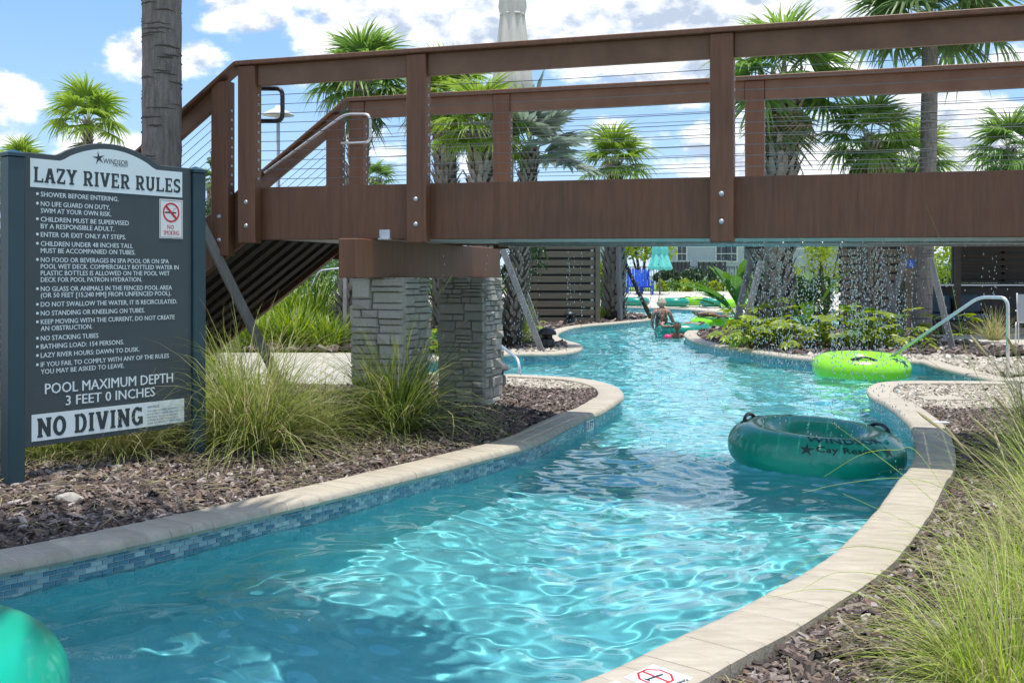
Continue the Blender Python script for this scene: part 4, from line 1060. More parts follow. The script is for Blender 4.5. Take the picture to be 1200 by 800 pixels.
def fronds_for(key, mt, **k):
    if key not in FR: FR[key] = [frond_mesh('frond', mt, seedv=q * 7 + len(FR), **k) for q in range(4)]
    return FR[key]
fronds_for('green', M['palm_green']); fronds_for('dark', M['palm_dark']); fronds_for('lime', M['palm_yellow'])
fronds_for('silver', M['palm_silver'], w=.062, n=24, droop=.12, tipsplit=.7, L_=1.0); fronds_for('dead', M['dead_frond'], droop=1.2, L_=.95, pet=.75); fronds_for('hang', M['palm_dark'], droop=1.1, L_=1.1, pet=.8)
def palm(base, top, r0, r1, style, key, n, size, label, group='palms around the river', crown_bias=0, droop_from=-35, seedv=1, skirt=0, boots_z=None):
    r_ = random.Random(seedv); base = Vector(base); top = Vector(top)
    t = empty('palm_tree', base, label, 'palm tree', group)
    H = (top - base).length; pts = []; rad = []
    K = int(max(6, H / .12)) if style != 'boots' else 10
    for k in range(K + 1):
        q = k / K; p = base.lerp(top, q); p += Vector((math.sin(q * 3.1) * .04, 0, 0)); rr = r0 * (1 - q) + r1 * q + (r0 * .35 * math.exp(-q * H / .35))
        pts.append(p); rad.append(rr * (1 + (.018 * math.sin(k * 2.4) + r_.uniform(-.01, .012) if style == 'smooth' else 0)))
    part('trunk', MB().tube(pts, rad, 24), M['trunk_grey'] if style == 'smooth' else M['boot_core'], t, True)
    if style == 'smooth':
        mb = MB(); z = 0
        while z < H - .1:
            q = z / H; c = base.lerp(top, q) + Vector((math.sin(q * 3.1) * .04, 0, 0)); rr = r0 * (1 - q) + r1 * q + (r0 * .35 * math.exp(-z / .35)) + .003
            a0 = r_.uniform(0, 6.28); span = r_.uniform(.5, 2.6); m_ = 7; vs = []; fs = []; th = r_.uniform(.003, .010)
            for i in range(m_):
                a = a0 + span * i / (m_ - 1); wob = r_.uniform(-.006, .006); hh = th * math.sin(math.pi * (i + .3) / (m_ - .4))
                for dz, dr in ((-hh, 0), (0, .004), (hh, 0)): vs.append((c.x + (rr + dr) * math.cos(a), c.y + (rr + dr) * math.sin(a), c.z + dz + wob))
            for i in range(m_ - 1): b = 3 * i; fs += [(b, b + 3, b + 4, b + 1), (b + 1, b + 4, b + 5, b + 2)]
            mb.add(vs, fs); z += r_.uniform(.012, .04) * max(1, base.y / 12)
        part('bark_scars', mb, M['trunk_ring'], t, kind='stuff')
    else:
        mb = MB(); rows = int(H / (.085 if r0 < .25 else .13)); m_ = 9
        for k in range(rows):
            q = (k + .5) / rows; c = base.lerp(top, q); rr = r0 * (1 - q) + r1 * q
            for j in range(m_):
                a = 2 * math.pi * (j + .5 * (k % 2)) / m_ + r_.uniform(-.08, .08); out = Vector((math.cos(a), math.sin(a), 0)); sd = Vector((-math.sin(a), math.cos(a), 0))
                w = rr * r_.uniform(.26, .34); l = r_.uniform(.18, .30) * (r0 / .22); ln = r_.uniform(.28, .75); dz = r_.uniform(-.03, .03)
                b0 = c + out * rr * .82 + Vector((0, 0, -l * .35 + dz)); tip = b0 + Vector((0, 0, l)) + out * (l * ln) + sd * r_.uniform(-.04, .04); th = .018 + rr * .05
                mb.add([b0 - sd * w, b0 + sd * w, b0 + out * th, tip - sd * w * .42, tip + sd * w * .42, tip - out * th], [(0, 2, 4, 3)[::-1], (2, 1, 4)[::-1], (0, 1, 4, 3), (3, 4, 5)])
        part('leaf_bases', mb, M['boots'], t, kind='stuff')
    FM = FR[key]; n = int(n * .95)
    for i in range(n):
        q = (i + .5) / n; el = R(82 - (82 - droop_from) * q ** .85 + r_.uniform(-7, 7)); az = i * 2.39996 + r_.uniform(-.25, .25)
        o = link('frond', FM[i % 4], t); o.location = (top - base) + Vector((0, 0, -.10 * q * size))
        s_ = size * r_.uniform(.86, 1.1)
        o.rotation_euler = Euler((r_.uniform(-.3, .3), -el, az), 'XYZ'); o.scale = (s_, s_, s_)
    for i in range(skirt):
        o = link('frond', FR['dead' if i % 2 else 'hang'][i % 4], t); o.location = (top - base) + Vector((0, 0, -.25 * size)); s_ = size * r_.uniform(.7, .9)
        o.rotation_euler = Euler((0, R(r_.uniform(50, 70)), r_.uniform(0, 6.28)), 'XYZ'); o.scale = (s_,) * 3
    return t
def gp(px, Y, z=.1): return ((px - 600) / F * Y, Y, z)
def palm_px(px0, px1, Y, pytop, r0, r1, style, key, n, rpx, label, **k):
    """rpx: crown radius in the photo"""
    top = A(px1, pytop, Y); size = rpx / F * Y / 1.42
    return palm(gp(px0, Y, k.pop('z0', .1)), top, r0, r1, style, key, n, size, label, **k)
# tall trunk by the sign: its crown is above the frame
palm((-2.80, 8.4, .12), (-2.86, 8.45, 7.6), .152, .150, 'smooth', 'green', 13, .95, 'tall grey smooth palm trunk rising behind the rules sign', seedv=3, skirt=0)
palm((-3.35, 4.3, .12), (-1.05, 4.25, 5.8), .15, .13, 'smooth', 'green', 15, 1.0, 'palm on the left bank standing just outside the frame', seedv=4, skirt=2)
# timber brace of that trunk
def brace(p0, p1, label, w=.05, h=.09, group='timber palm braces'):
    o = single('timber_brace', MB().bar(p0, p1, w, h), M['brace'], label, 'timber brace', group, org=tuple(p1)); bevel(o, .004); return o
brace((-2.68, 8.37, 2.26), (-1.84, 9.15, .14), 'grey timber brace slanting down from the tall smooth trunk beside the sign', .045, .075)
palm_px(900, 918, 20, 92, .34, .30, 'boots', 'green', 24, 92, 'thick palm with criss-cross leaf bases seen through the railing right of centre', seedv=5, skirt=5)
palm_px(1020, 1020, 20, 160, .17, .15, 'boots', 'green', 19, 62, 'shaggy palm on the island between the thick and the thin trunks', seedv=6, droop_from=-50, skirt=4)
palm_px(1079, 1090, 20, 15, .17, .14, 'smooth', 'dark', 30, 105, 'slender smooth palm whose crown leaves the top of the frame', seedv=7, droop_from=-30)
palm_px(719, 720, 31, 190, .30, .2, 'boots', 'lime', 20, 50, 'booted palm standing right of the slatted screen', seedv=8, skirt=2, droop_from=-30)
palm_px(405, 425, 21, 95, .2, .18, 'boots', 'green', 24, 66, 'palm behind the stair whose fronds rise over the rail', seedv=9, droop_from=-35, skirt=3)
palm_px(522, 521, 21, 118, .21, .2, 'boots', 'lime', 26, 62, 'booted palm behind the bridge left of the closed parasol', seedv=10, droop_from=-35, skirt=3)
palm_px(566, 566, 18.5, 150, .24, .22, 'boots', 'lime', 24, 66, 'palm directly behind the closed parasol', seedv=11, droop_from=-40)
palm_px(597, 622, 19, 172, .16, .15, 'boots', 'silver', 15, 74, 'silver-leaved fan palm right of the closed parasol', seedv=12, droop_from=-25)
palm_px(103, 103, 40, 142, .2, .16, 'boots', 'lime', 18, 54, 'small palm against the sky above the sign header', seedv=13, droop_from=-28, skirt=2)
palm_px(22, 26, 30, 196, .2, .16, 'boots', 'lime', 18, 36, 'low palm top peeking over the left sign post', seedv=14)
palm_px(1178, 1182, 30, 175, .2, .18, 'boots', 'green', 22, 56, 'palm at the right edge behind the railing', seedv=15, droop_from=-45)
palm_px(1060, 1068, 31, 190, .2, .18, 'boots', 'lime', 20, 56, 'yellow-green palm behind the slender trunk', seedv=16, droop_from=-30)
palm_px(440, 441, 34, 212, .2, .16, 'boots', 'green', 14, 28, 'distant palm tip above the girder behind the stair posts', seedv=17)
palm_px(245, 247, 60, 214, .2, .16, 'boots', 'dark', 14, 22, 'distant dark palm between the sign post and the stair', seedv=18)
# braces on the right island
for a, b, Y0, lb in (((880, 304), (856, 385), 20, 'left one of two grey braces leaning on the thick booted palm'), ((892, 306), (866, 396), 19, 'right one of two grey braces leaning on the thick booted palm'),
                 ((1030, 296), (1060, 398), 20.2, 'grey brace left of the slender trunk, leaning to the right'), ((1062, 298), (1030, 368), 20.6, 'grey brace crossing in front of the screen with the access sign'),
                 ((1090, 302), (1117, 408), 18.6, 'stout grey brace right of the slender trunk'), ((589, 292), (636, 402), 17.9, 'long grey brace in front of the slatted screen, ending at the black speaker'),
                 ((605, 312), (632, 374), 24.2, 'short grey brace crossing the foot of the slatted screen'), ((725, 290), (727, 378), 30.4, 'upright grey brace against the palm right of the screen'),
                 ((577, 325), (580, 405), 17.0, 'upright grey timber just right of the stone pillar'), ((404, 325), (404, 382), 19.5, 'upright grey timber behind the stair foot')):
    p0 = A(*a, Y0); p1 = A(*b, Y0 - .1 if Y0 != 18.6 else 18.4); p1.z = max(p1.z, .09) if p1.z > 0 else .1
    p1 = Vector((p1.x, p1.y, .1)) if abs(p1.z - .1) < .6 else p1
    brace(p0, p1, lb, .06 * (Y0 / 18), .1 * (Y0 / 18))
# ------------------------------------------------------------------ grasses and leafy plants
def grass(loc, n, L_, spread, mats, label, seedv, width=.004, up=.5, group='fountain grass clumps', heads=0, base_r=.08, cat='ornamental grass', seg=7, droop=1.0, lean=(0, 0), wv=.55):
    g = np.random.RandomState(seedv); X0, Y0, Z0 = loc
    az = g.uniform(0, 2 * np.pi, n); el0 = np.clip(g.normal(up, .27, n), .10, 1.5); ll = L_ * (g.uniform(.45, 1.12, n))
    el0 = np.where(g.rand(n) < .15, g.uniform(.2, 1.4, n), el0) * (np.pi / 2) / 1.0
    el0 = np.clip(el0, .15, 1.5); curv = g.uniform(.7, 1.7, n) * droop
    br = base_r * np.sqrt(g.rand(n)); ba = az + g.normal(0, .5, n)
    P = np.stack([br * np.cos(ba), br * np.sin(ba), np.zeros(n)], -1); V = []
    w = width * g.uniform(.6, 1.25, n); azc = az.copy(); el = el0.copy()
    twist = g.normal(0, wv, n)
    for k in range(seg + 1):
        t = k / seg; sd = np.stack([-np.sin(azc), np.cos(azc), g.normal(0, .25, n) * 0 + .25 * np.sin(twist * 3)], -1); ww = w * (1 - t ** 1.6) * (1 if k else .7)
        V += [P + sd * ww[:, None] * .5, P - sd * ww[:, None] * .5]
        st = ll / seg; P = P + np.stack([np.cos(el) * np.cos(azc) * st + lean[0] * st * t, np.cos(el) * np.sin(azc) * st + lean[1] * st * t, np.sin(el) * st], -1)
        el = el - curv / seg * (.4 + 1.5 * t); azc = azc + twist / seg
    V = np.stack(V, 1); V[..., 2] = np.maximum(V[..., 2], .004)   # (n, 2*(seg+1), 3)
    q = np.array([(2 * k, 2 * k + 1, 2 * k + 3, 2 * k + 2) for k in range(seg)])
    Fq = (q[None] + (np.arange(n) * 2 * (seg + 1))[:, None, None]).reshape(-1, 4)
    mi = np.repeat(g.choice(len(mats), n, p=np.array([.55, .3, .15][:len(mats)]) / sum([.55, .3, .15][:len(mats)])), seg)
    t = empty('grass_clump', loc, label, cat, group)
    link('blades', fast_mesh('blades', V.reshape(-1, 3), Fq, mats, False, mi), t)['kind'] = 'stuff'
    for h in range(heads):
        a = g.uniform(0, 6.28); e = g.uniform(.9, 1.4); l = L_ * g.uniform(1.0, 1.35); pts = []; p = Vector((0, 0, 0))
        for k in range(7): pts.append(p.copy()); p += Vector((math.cos(a) * math.cos(e), math.sin(a) * math.cos(e), math.sin(e))) * (l / 6); e -= .10
        mb = MB().tube(pts, [.0016] * 7, 4); q = pts[-1]; d = (pts[-1] - pts[-2]).normalized()
        o = link('stalk', mesh_of('stalk', mb, M['grass_y']), t)
        mb = MB().tube([q - d * .10, q - d * .05, q, q + d * .03], [.002, .006, .006, .001], 6); link('seed_head', mesh_of('seed_head', mb, M['grass_y']), o)
    return t
GW0 = lambda x, y, n, L_, mats, label, sv, **k: grass((x, y, gz(x, y) - .01), n, L_, 0, mats, label, sv, **k)
gm = [M['grass_g'], M['grass_d'], M['grass_y']]; gd = [M['grass_d'], M['grass_g'], M['grass_y']]; gl = [M['grass_l'], M['grass_y'], M['grass_g']]; gy = [M['grass_y'], M['grass_g'], M['grass_d']]
def gz(x, y): return float(bed_height(np.array([x]), np.array([y]))[0])
def GR(px, py, n, L_, mats, label, sv, **k):
    x, y = G(px, py, k.pop('h', .18)); return grass((x, y, gz(x, y) - .01), n, L_, 0, mats, label, sv, **k)
GR(464, 506, 1300, 1.15, [M['grass_d'], M['grass_g'], M['grass_y']], 'dense dark green fountain grass clump before the nearer stone pillar', 21, width=.0078, up=.62, base_r=.15, droop=1.25, heads=3)
GR(298, 528, 1500, 1.15, [M['grass_g'], M['grass_y'], M['grass_d']], 'big olive fountain grass clump right of the sign post', 22, width=.0075, up=.60, base_r=.18, droop=1.3)
GR(376, 512, 600, .8, gy, 'smaller straw-green grass clump between the two large clumps', 23, width=.005, up=.5, base_r=.15, droop=1.3)
GR(262, 500, 900, 1.1, gm, 'grass clump tucked behind the right sign post', 24, width=.005, up=.62, base_r=.15)
GW0(-2.62, 7.05, 1300, .72, gy, 'straw-tinted grass clump under the middle of the sign board', 25, width=.005, up=.55, base_r=.15, droop=1.2)
GW0(-3.05, 6.95, 1300, .70, gm, 'olive grass clump under the left end of the sign board', 26, width=.005, up=.5, base_r=.18, droop=1.2)
GW0(-2.5, 7.75, 1200, .74, gm, 'olive grass clump under the right end of the sign board', 27, width=.005, up=.5, base_r=.16, droop=1.2)
GW0(-3.55, 6.7, 900, .75, gm, 'grass clump behind the left sign post', 28, width=.005, up=.6, base_r=.18)
# right bank, close to the viewer
def GW(x, y, n, L_, mats, label, sv, **k): return grass((x, y, gz(x, y) - .01), n, L_, 0, mats, label, sv, **k)
GW(2.02, 4.05, 800, .68, gl, 'bright lime grass clump arching over the mulch in the near right corner', 31, width=.0046, up=.42, base_r=.16, droop=1.25, heads=4, seg=8)
GW(1.55, 3.30, 1500, .62, gl, 'low lime grass clump lying across the bottom edge of the picture', 32, width=.0042, up=.34, base_r=.16, droop=1.2, seg=8)
GW(2.56, 4.75, 700, .95, gl, 'tall green grass clump at the right edge beside the coping', 33, width=.0052, up=.60, base_r=.14, droop=1.1, heads=5, seg=8)
GW(3.28, 6.3, 500, 1.0, gm, 'airy green grass clump at the right edge opposite the dark teal tube', 34, width=.0042, up=.62, base_r=.14, droop=1.0, heads=3, seg=8)
GW(4.15, 8.3, 380, 1.05, gm, 'thin grass clump at the right edge by the pale pebbles', 35, width=.0045, up=.66, base_r=.14, droop=.9, heads=4, seg=8)
GW(2.08, 3.5, 900, .85, gl, 'upright lime grass clump at the lower right corner', 36, width=.0046, up=.55, base_r=.14, droop=1.1, heads=2, seg=8)
def litter(name, label, boxes, n):
    mb = MB(); r_ = random.Random(77)
    x0, x1, y0, y1 = boxes[0]; XX = np.array([r_.uniform(x0, x1) for _ in range(n)]); YY = np.array([r_.uniform(y0, y1) for _ in range(n)])
    ok = (np.abs(XX) < .56 * YY) & (pool_dist(XX, YY) > .33) & ~inside(POOL, XX, YY); XX = XX[ok]; YY = YY[ok]; ZZ = bed_height(XX, YY)
    for x, y, zz in zip(XX.tolist(), YY.tolist(), ZZ.tolist()):
        a = r_.uniform(0, 6.28); l = r_.uniform(.06, .26); z = zz + r_.uniform(.018, .035); b_ = r_.uniform(-.5, .5)
        pts = [(x + l * t * math.cos(a + b_ * t), y + l * t * math.sin(a + b_ * t), z + .03 * math.sin(3.1 * t) * r_.random()) for t in (0, .35, .7, 1)]
        mb.tube(pts, [.0016, .002, .0016, .0008], 4)
    tag(part(name, mb, M['grass_y'], None), label, 'dead grass', kind='stuff')
litter('dead_straw', 'dead straw blades lying loose on the right-hand mulch', [(.6, 3.8, 2.6, 8.5)], 1100)
litter('dead_straw', 'dead straw blades lying loose on the mulch below the sign', [(-3.2, .6, 5.2, 9.5)], 900)
# long loose blades reaching over the coping
def stray(px0, py0, Y0, pts_px, label, mt=None):
    P = [A(px0, py0, Y0)] + [A(a, b, y) for a, b, y in pts_px]; out = []
    Q = [P[0] * 2 - P[1]] + P + [P[-1] * 2 - P[-2]]
    for i in range(1, len(Q) - 2):
        a, b, c, d = Q[i - 1:i + 3]
        for k in range(6): t = k / 6; out.append(.5 * ((2 * b) + (c - a) * t + (2 * a - 5 * b + 4 * c - d) * t * t + (3 * b - a - 3 * c + d) * t ** 3))
    out.append(P[-1]); n = len(out)
    return out
sb = MB()
for P in (((1150, 640, 5.0), (1075, 570, 5.3), (1010, 520, 5.6), (972, 493, 5.7)), ((1160, 660, 4.8), (1080, 535, 5.3), (1050, 527, 5.4), (1010, 532, 5.5), (966, 558, 5.6)),
          ((1150, 620, 5.0), (1110, 575, 5.1), (1060, 560, 5.2), (990, 566, 5.3), (940, 577, 5.3)), ((1170, 700, 4.4), (1120, 640, 4.6), (1060, 610, 4.8), (988, 578, 5.0)),
          ((1190, 560, 6.2), (1150, 480, 6.4), (1100, 430, 6.5), (1076, 418, 6.5)), ((1190, 520, 6.4), (1140, 430, 6.6), (1125, 380, 6.7), (1108, 300, 6.8), (1085, 240, 6.9)),
          ((1160, 690, 4.2), (1090, 655, 4.3), (1000, 640, 4.4), (930, 668, 4.4), (885, 722, 4.3)), ((1150, 720, 4.1), (1060, 680, 4.2), (985, 670, 4.2), (940, 690, 4.2)), ((1120, 760, 3.8), (1020, 700, 4.0), (955, 690, 4.1), (900, 700, 4.1)),
          ((1195, 480, 7.4), (1175, 420, 7.5), (1150, 385, 7.5), (1120, 377, 7.6))):
    pts = stray(*P[0], P[1:], ''); n = len(pts)
    sb.tube(pts, [.0022 * (1 - .7 * i / n) for i in range(n)], 4)
tag(part('loose_grass_blades', sb, M['grass_l'], None), 'long thin grass blades arching out over the right coping and the tube', 'grass', kind='stuff')

# lily-like clumps and shrubs in the back beds
def GB(px, Y, n, L_, mats, label, sv, **k):
    x, y, z = gp(px, Y, .1); return grass((x, y, z), n, L_, 0, mats, label, sv, **k)
for i, (px, Y, L_, lb) in enumerate(((345, 19.6, .95, 'strappy green lily clump behind the walkway, widest of the row'), (300, 19.4, .8, 'strappy lily clump under the stair underside'), (385, 19.3, .75, 'strappy lily clump just left of the nearer pillar'), (325, 21.5, 1.4, 'tall back-row lily clump behind the stair foot'), (365, 22, 1.6, 'tall back-row greenery left of the booted trunk'))):
    GB(px, Y, 420, L_, [M['leaf_y'], M['leaf']], lb, 50 + i, width=.035, up=.72, base_r=.25, group='lily clumps in the back bed', cat='plant', droop=.9, seg=5)
GB(596, 19.6, 900, .95, [M['grass_l'], M['grass_g']], 'bright green grass tuft right of the farther pillar', 57, width=.016, up=.75, base_r=.22, group='lily clumps in the back bed', cat='plant', seg=5)
GB(700, 31, 400, .7, [M['leaf_y'], M['grass_g']], 'small tuft at the foot of the palm by the screen', 58, width=.03, up=.6, base_r=.3, group='lily clumps in the back bed', cat='plant', seg=5)
GB(1165, 21.5, 260, .8, [M['grass_y'], M['grass_g']], 'spiky pale tuft before the lounge sofa', 59, width=.012, up=.55, base_r=.1, group='lily clumps in the back bed', cat='plant', seg=5, droop=.6)
GB(240, 14.9, 500, .8, [M['grass_g'], M['grass_d']], 'grass tuft beside the walkway left of the brace', 60, width=.008, up=.65, base_r=.15, group='fountain grass clumps', seg=6)

def lobed_leaf(mt, name='leaf', sv=0):
    """philodendron-like leaf: lobed blade on a stalk"""
    r_ = random.Random(sv); mb = MB(); mb.tube([(0, 0, 0), (.18, 0, .20), (.34, 0, .30)], [.008, .007, .006], 4)
    c = Vector((.34, 0, .30)); ax = Vector((.93, 0, -.30)).normalized(); up_ = Vector((.3, 0, .93))
    for i in range(7):
        a = R(-105 + 35 * i) + r_.uniform(-.08, .08); l = .25 * (1 - .25 * abs(i - 3) / 3) * r_.uniform(.85, 1.1); d = ax * math.cos(a) + Vector((0, math.sin(a), 0)); s_ = ax * -math.sin(a) + Vector((0, math.cos(a), 0)); w = .045
        mb.add([c, c + d * l * .35 + s_ * w, c + d * l * .7 + s_ * w * .8 - up_ * .01, c + d * l - up_ * .04, c + d * l * .7 - s_ * w * .8 - up_ * .01, c + d * l * .35 - s_ * w], [(0, 1, 2, 3), (0, 3, 4, 5)])
    return mesh_of(name, mb, mt)
LY = [lobed_leaf(M['leaf_y'], sv=k) for k in range(3)]; LG = [lobed_leaf(M['leaf'], sv=k + 5) for k in range(3)]
def leafy(px, Y, n, size, mix, label, sv, group='philodendron plants on the island', spread=.3):
    r_ = random.Random(sv); loc = gp(px, Y, .10); t = empty('philodendron', loc, label, 'plant', group)
    for i in range(n):
        o = link('leaf', r_.choice(LY if r_.random() < mix else LG), t); a = r_.uniform(0, 6.28); s_ = size * r_.uniform(.6, 1.2)
        o.location = (spread * math.cos(a) * r_.random(), spread * math.sin(a) * r_.random(), r_.uniform(0, .35) * size); o.rotation_euler = (r_.uniform(-.3, .3), r_.uniform(-.7, .35), a); o.scale = (s_,) * 3
for i, (px, Y, n, sz, mx_, lb) in enumerate(((880, 18.4, 46, 1.0, .75, 'yellow-green philodendron at the water end of the island'), (903, 18.9, 50, 1.25, .7, 'tall philodendron in front of the thick booted palm'), (930, 18.4, 46, 1.0, .8, 'philodendron behind the densest part of the water curtain'),
      (958, 18.6, 46, 1.0, .55, 'philodendron midway along the island'), (990, 18.4, 44, .95, .5, 'philodendron before the dark slatted screen'), (1020, 18.3, 46, 1.15, .35, 'dark green philodendron left of the slender trunk'), (1043, 18.7, 40, 1.1, .4, 'philodendron under the crossed braces'),
      (1070, 17.6, 20, .6, .8, 'low yellow-green plant at the foot of the slender trunk'), (1107, 19.2, 26, .9, .9, 'yellow-green plant behind the stout brace'), (866, 17.9, 20, .7, .95, 'golden low plant at the foot of the paired braces'))):
    leafy(px, Y, int(n * .6), sz * .86, min(1, mx_ + .25), lb, 70 + i)
leafy(516, 14.9, 24, .9, .5, 'leafy plant glimpsed between the two stone pillars', 90, 'shrubs near the pillars', .2)
leafy(625, 23.5, 12, .5, .9, 'small lime plant at the foot of the slatted screen', 91, 'small lime plants by the screen', .15)
leafy(612, 23.2, 9, .4, .9, 'tiniest lime plant left of the small one by the screen', 92, 'small lime plants by the screen', .1)
def strap_leaf_plant(px, Y, n, L_, w, mt, label, sv):
    r_ = random.Random(sv); loc = gp(px, Y, .1); t = empty('strap_leaf_plant', loc, label, 'plant')
    for i in range(n):
        a = r_.uniform(0, 6.28); l = L_ * r_.uniform(.7, 1.1); e = R(r_.uniform(45, 85)); mb = MB(); p = Vector((0, 0, .05)); vs = []; fs = []
        for k in range(8):
            q = k / 7; ww = w * (.12 if k < 3 else math.sin(math.pi * (q - .3) / .75) + .05 if q < 1 else .02); sd = Vector((-math.sin(a), math.cos(a), 0)); n_ = Vector((0, 0, ww * .3))
            vs += [p + sd * ww + n_, p, p - sd * ww + n_]
            if k: b = 3 * (k - 1); fs += [(b, b + 1, b + 4, b + 3), (b + 1, b + 2, b + 5, b + 4)]
            p = p + Vector((math.cos(a) * math.cos(e), math.sin(a) * math.cos(e), math.sin(e))) * (l / 7); e -= R(7)
        mb.add(vs, fs); link('leaf', mesh_of('leaf', mb, mt), t)
strap_leaf_plant(868, 28, 18, 2.1, .17, M['leaf'], 'big paddle-leaved plant left of the paired braces', 95)
strap_leaf_plant(948, 22, 12, 1.7, .14, M['leaf'], 'paddle-leaved plant between the booted palms', 96)

def shrub(px, Y, z0, w, h, mt, label, sv, n=1400, leaf=.07, cat='shrub', group='shrubs and trees beyond the pool', trunk=True, d=None):
    g = np.random.RandomState(sv); X0 = (px - 600) / F * Y; t = empty('shrub', (X0, Y, z0), label, cat, group)
    lobes = g.uniform(-1, 1, (9, 3)) * np.array([w * .35, (d or w) * .35, h * .32]) + np.array([0, 0, h * .55]); lr = g.uniform(.22, .38, 9) * min(w, h)
    k = g.randint(0, 9, n); dirs = g.normal(size=(n, 3)); dirs /= np.linalg.norm(dirs, axis=1)[:, None]; P = lobes[k] + dirs * (lr[k] * g.uniform(.55, 1.1, n) )[:, None]
    P[:, 2] = np.abs(P[:, 2]); s_ = leaf * g.uniform(.6, 1.3, n); a = g.normal(size=(n, 3)); a /= np.linalg.norm(a, axis=1)[:, None]; b = np.cross(a, g.normal(size=(n, 3))); b /= np.linalg.norm(b, axis=1)[:, None]
    V = np.stack([P - a * s_[:, None], P + b * s_[:, None] * .45, P + a * s_[:, None], P - b * s_[:, None] * .45], 1).reshape(-1, 3)
    link('crown', fast_mesh('crown', V, np.arange(4 * n).reshape(-1, 4), mt), t)
    if trunk:
        mb = MB(); 
        for q in range(4): mb.tube([(0, 0, -.05), tuple(lobes[q] * .5), tuple(lobes[q])], [.05 * h / 2, .03 * h / 2, .012 * h / 2], 6)
        link('trunk', mesh_of('trunk', mb, M['boot_core'], True), t)
for i, a in enumerate(((604, 20.5, .1, 1.0, 2.6, M['leaf_d'], 'dark glossy shrub left of the slatted screen'), (520, 24, .1, 1.4, 2.0, M['leaf'], 'green shrub behind the pillars'),
      (752, 66.5, .5, 3.6, 5.2, M['leaf_y'], 'yellow-green bamboo-like shrub behind the blue chairs'), (705, 40, .1, 1.0, 2.2, M['leaf_y'], 'yellowish shrub between the screen and the palm'), (1100, 34, .1, 2.2, 3.6, M['leaf_y'], 'bright bushy tree right of the slender trunk'),
      (968, 40, .1, 2.0, 3.4, M['leaf_y'], 'light green tree behind the water curtain'), (340, 24.5, .1, 3.2, 2.2, M['leaf'], 'broad green hedge behind the stair underside'), (395, 25, .1, 2.5, 2.4, M['leaf'], 'green shrub behind the booted trunk by the stair'),
      (250, 55, .4, 1.6, 9.0, M['leaf_d'], 'dark cypress-like tree left of the stair'), (3, 40, .1, 2.6, 6.2, M['leaf'], 'leafy tree top at the left edge above the sign post'), (952, 22.5, .1, 1.0, 1.3, M['leaf_d'], 'dark low shrub between the booted palms'))):
    shrub(*a, 200 + i, n=2600 if a[3] > 2 else 1500, leaf=.055 * max(1, a[1] / 22))
for i, (px, w_) in enumerate(((790, .9), (805, .8), (822, 1.0), (838, .8), (856, 1.0), (775, .7))):
    shrub(px, 63.5, .45, w_, .75, M['leaf_y'] if i % 2 else M['leaf'], ('low shrub at the fence foot, ' + ('below the turquoise parasol', 'first to its right', 'under the white goal bar', 'mid fence', 'right end of the fence', 'by the blue chairs')[i]), 230 + i, n=260, leaf=.12, group='low shrubs along the metal fence', trunk=False)
# round hedges on the lawn beyond the fence
for i, (px, w_) in enumerate(((790, 5), (830, 5), (940, 5))):
    shrub(px, 100, .5, w_, 1.5, M['leaf_d'], 'dark hedge on the lawn beyond the fence, ' + ('left', 'middle', 'right')[i] + ' of three', 240 + i, n=900, leaf=.25, group='hedges beyond the fence', trunk=False, d=1.2)

# ------------------------------------------------------------------ slatted screens
def screen(x0, x1, Y, z0, z1, n, mt, label, postpos, gap=.34, tilt=0, group='slatted timber screens', post_mat=None, spacer=None):
    t = empty('slatted_screen', ((x0 + x1) / 2, Y, z0), label, 'screen', group); st = (z1 - z0) / n; me = None
    o0 = None
    for k in range(n):
        if o0 is None:
            o0 = link('slat', mesh_of('slat', MB().box((0, 0, 0), (x1 - x0, .03, st * (1 - gap))), mt), t, (0, 0, st * (k + .5))); bevel(o0, .004)
        else:
            o = o0.copy(); C.objects.link(o); o.parent = t; o.location = (0, random.uniform(-.004, .004), st * (k + .5))
    for px in postpos:
        part('post', MB().box((px, Y + .065, (z0 + z1) / 2), (.10, .09, z1 - z0 + .04)), post_mat or mt, t)
    # dark backing boards set behind the gaps
    b0 = None
    for k in range(n + 1):
        if b0 is None: b0 = link('backing_board', mesh_of('backing_board', MB().box((0, 0, 0), (x1 - x0, .02, st * (gap + .3))), M['black']), t, (0, .13, st * k))
        else: o = b0.copy(); C.objects.link(o); o.parent = t; o.location = (0, .13, st * k)
    if spacer:
        s0 = None
        for sx in spacer:
            for k in range(1, n):
                if s0 is None: s0 = link('spacer', mesh_of('spacer', MB().box((0, 0, 0), (.075, .02, st * gap * .8)), M['white']), t, (sx - (x0 + x1) / 2, .03, st * k))
                else: o = s0.copy(); C.objects.link(o); o.parent = t; o.location = (sx - (x0 + x1) / 2, .03, st * k)
    return t
xs = lambda px, Y: (px - 600) / F * Y
scr = screen(xs(600, 28.6), xs(698, 28.6), 28.6, .1, 3.22, 14, M['slat_wood'], 'tall olive-brown slatted screen behind the second bank', [xs(603, 28.6), xs(627.5, 28.6)], spacer=[xs(627.5, 28.6), xs(694, 28.6)], gap=.3)
part('post', MB().box((xs(700.5, 28.6), 28.6, 1.68), (.12, .15, 3.2)), M['slat_wood'], scr)
scr2 = screen(xs(985, 25), xs(1057, 25), 25.0, .1, 2.86, 14, M['slat_wood'], 'slatted screen with a blue access sign on its wide post', [xs(990, 25)])
part('post', MB().box((xs(1067, 24.8), 24.8, 1.5), (.30, .12, 2.85)), M['slat_wood'], scr2, label='wide flat end post')
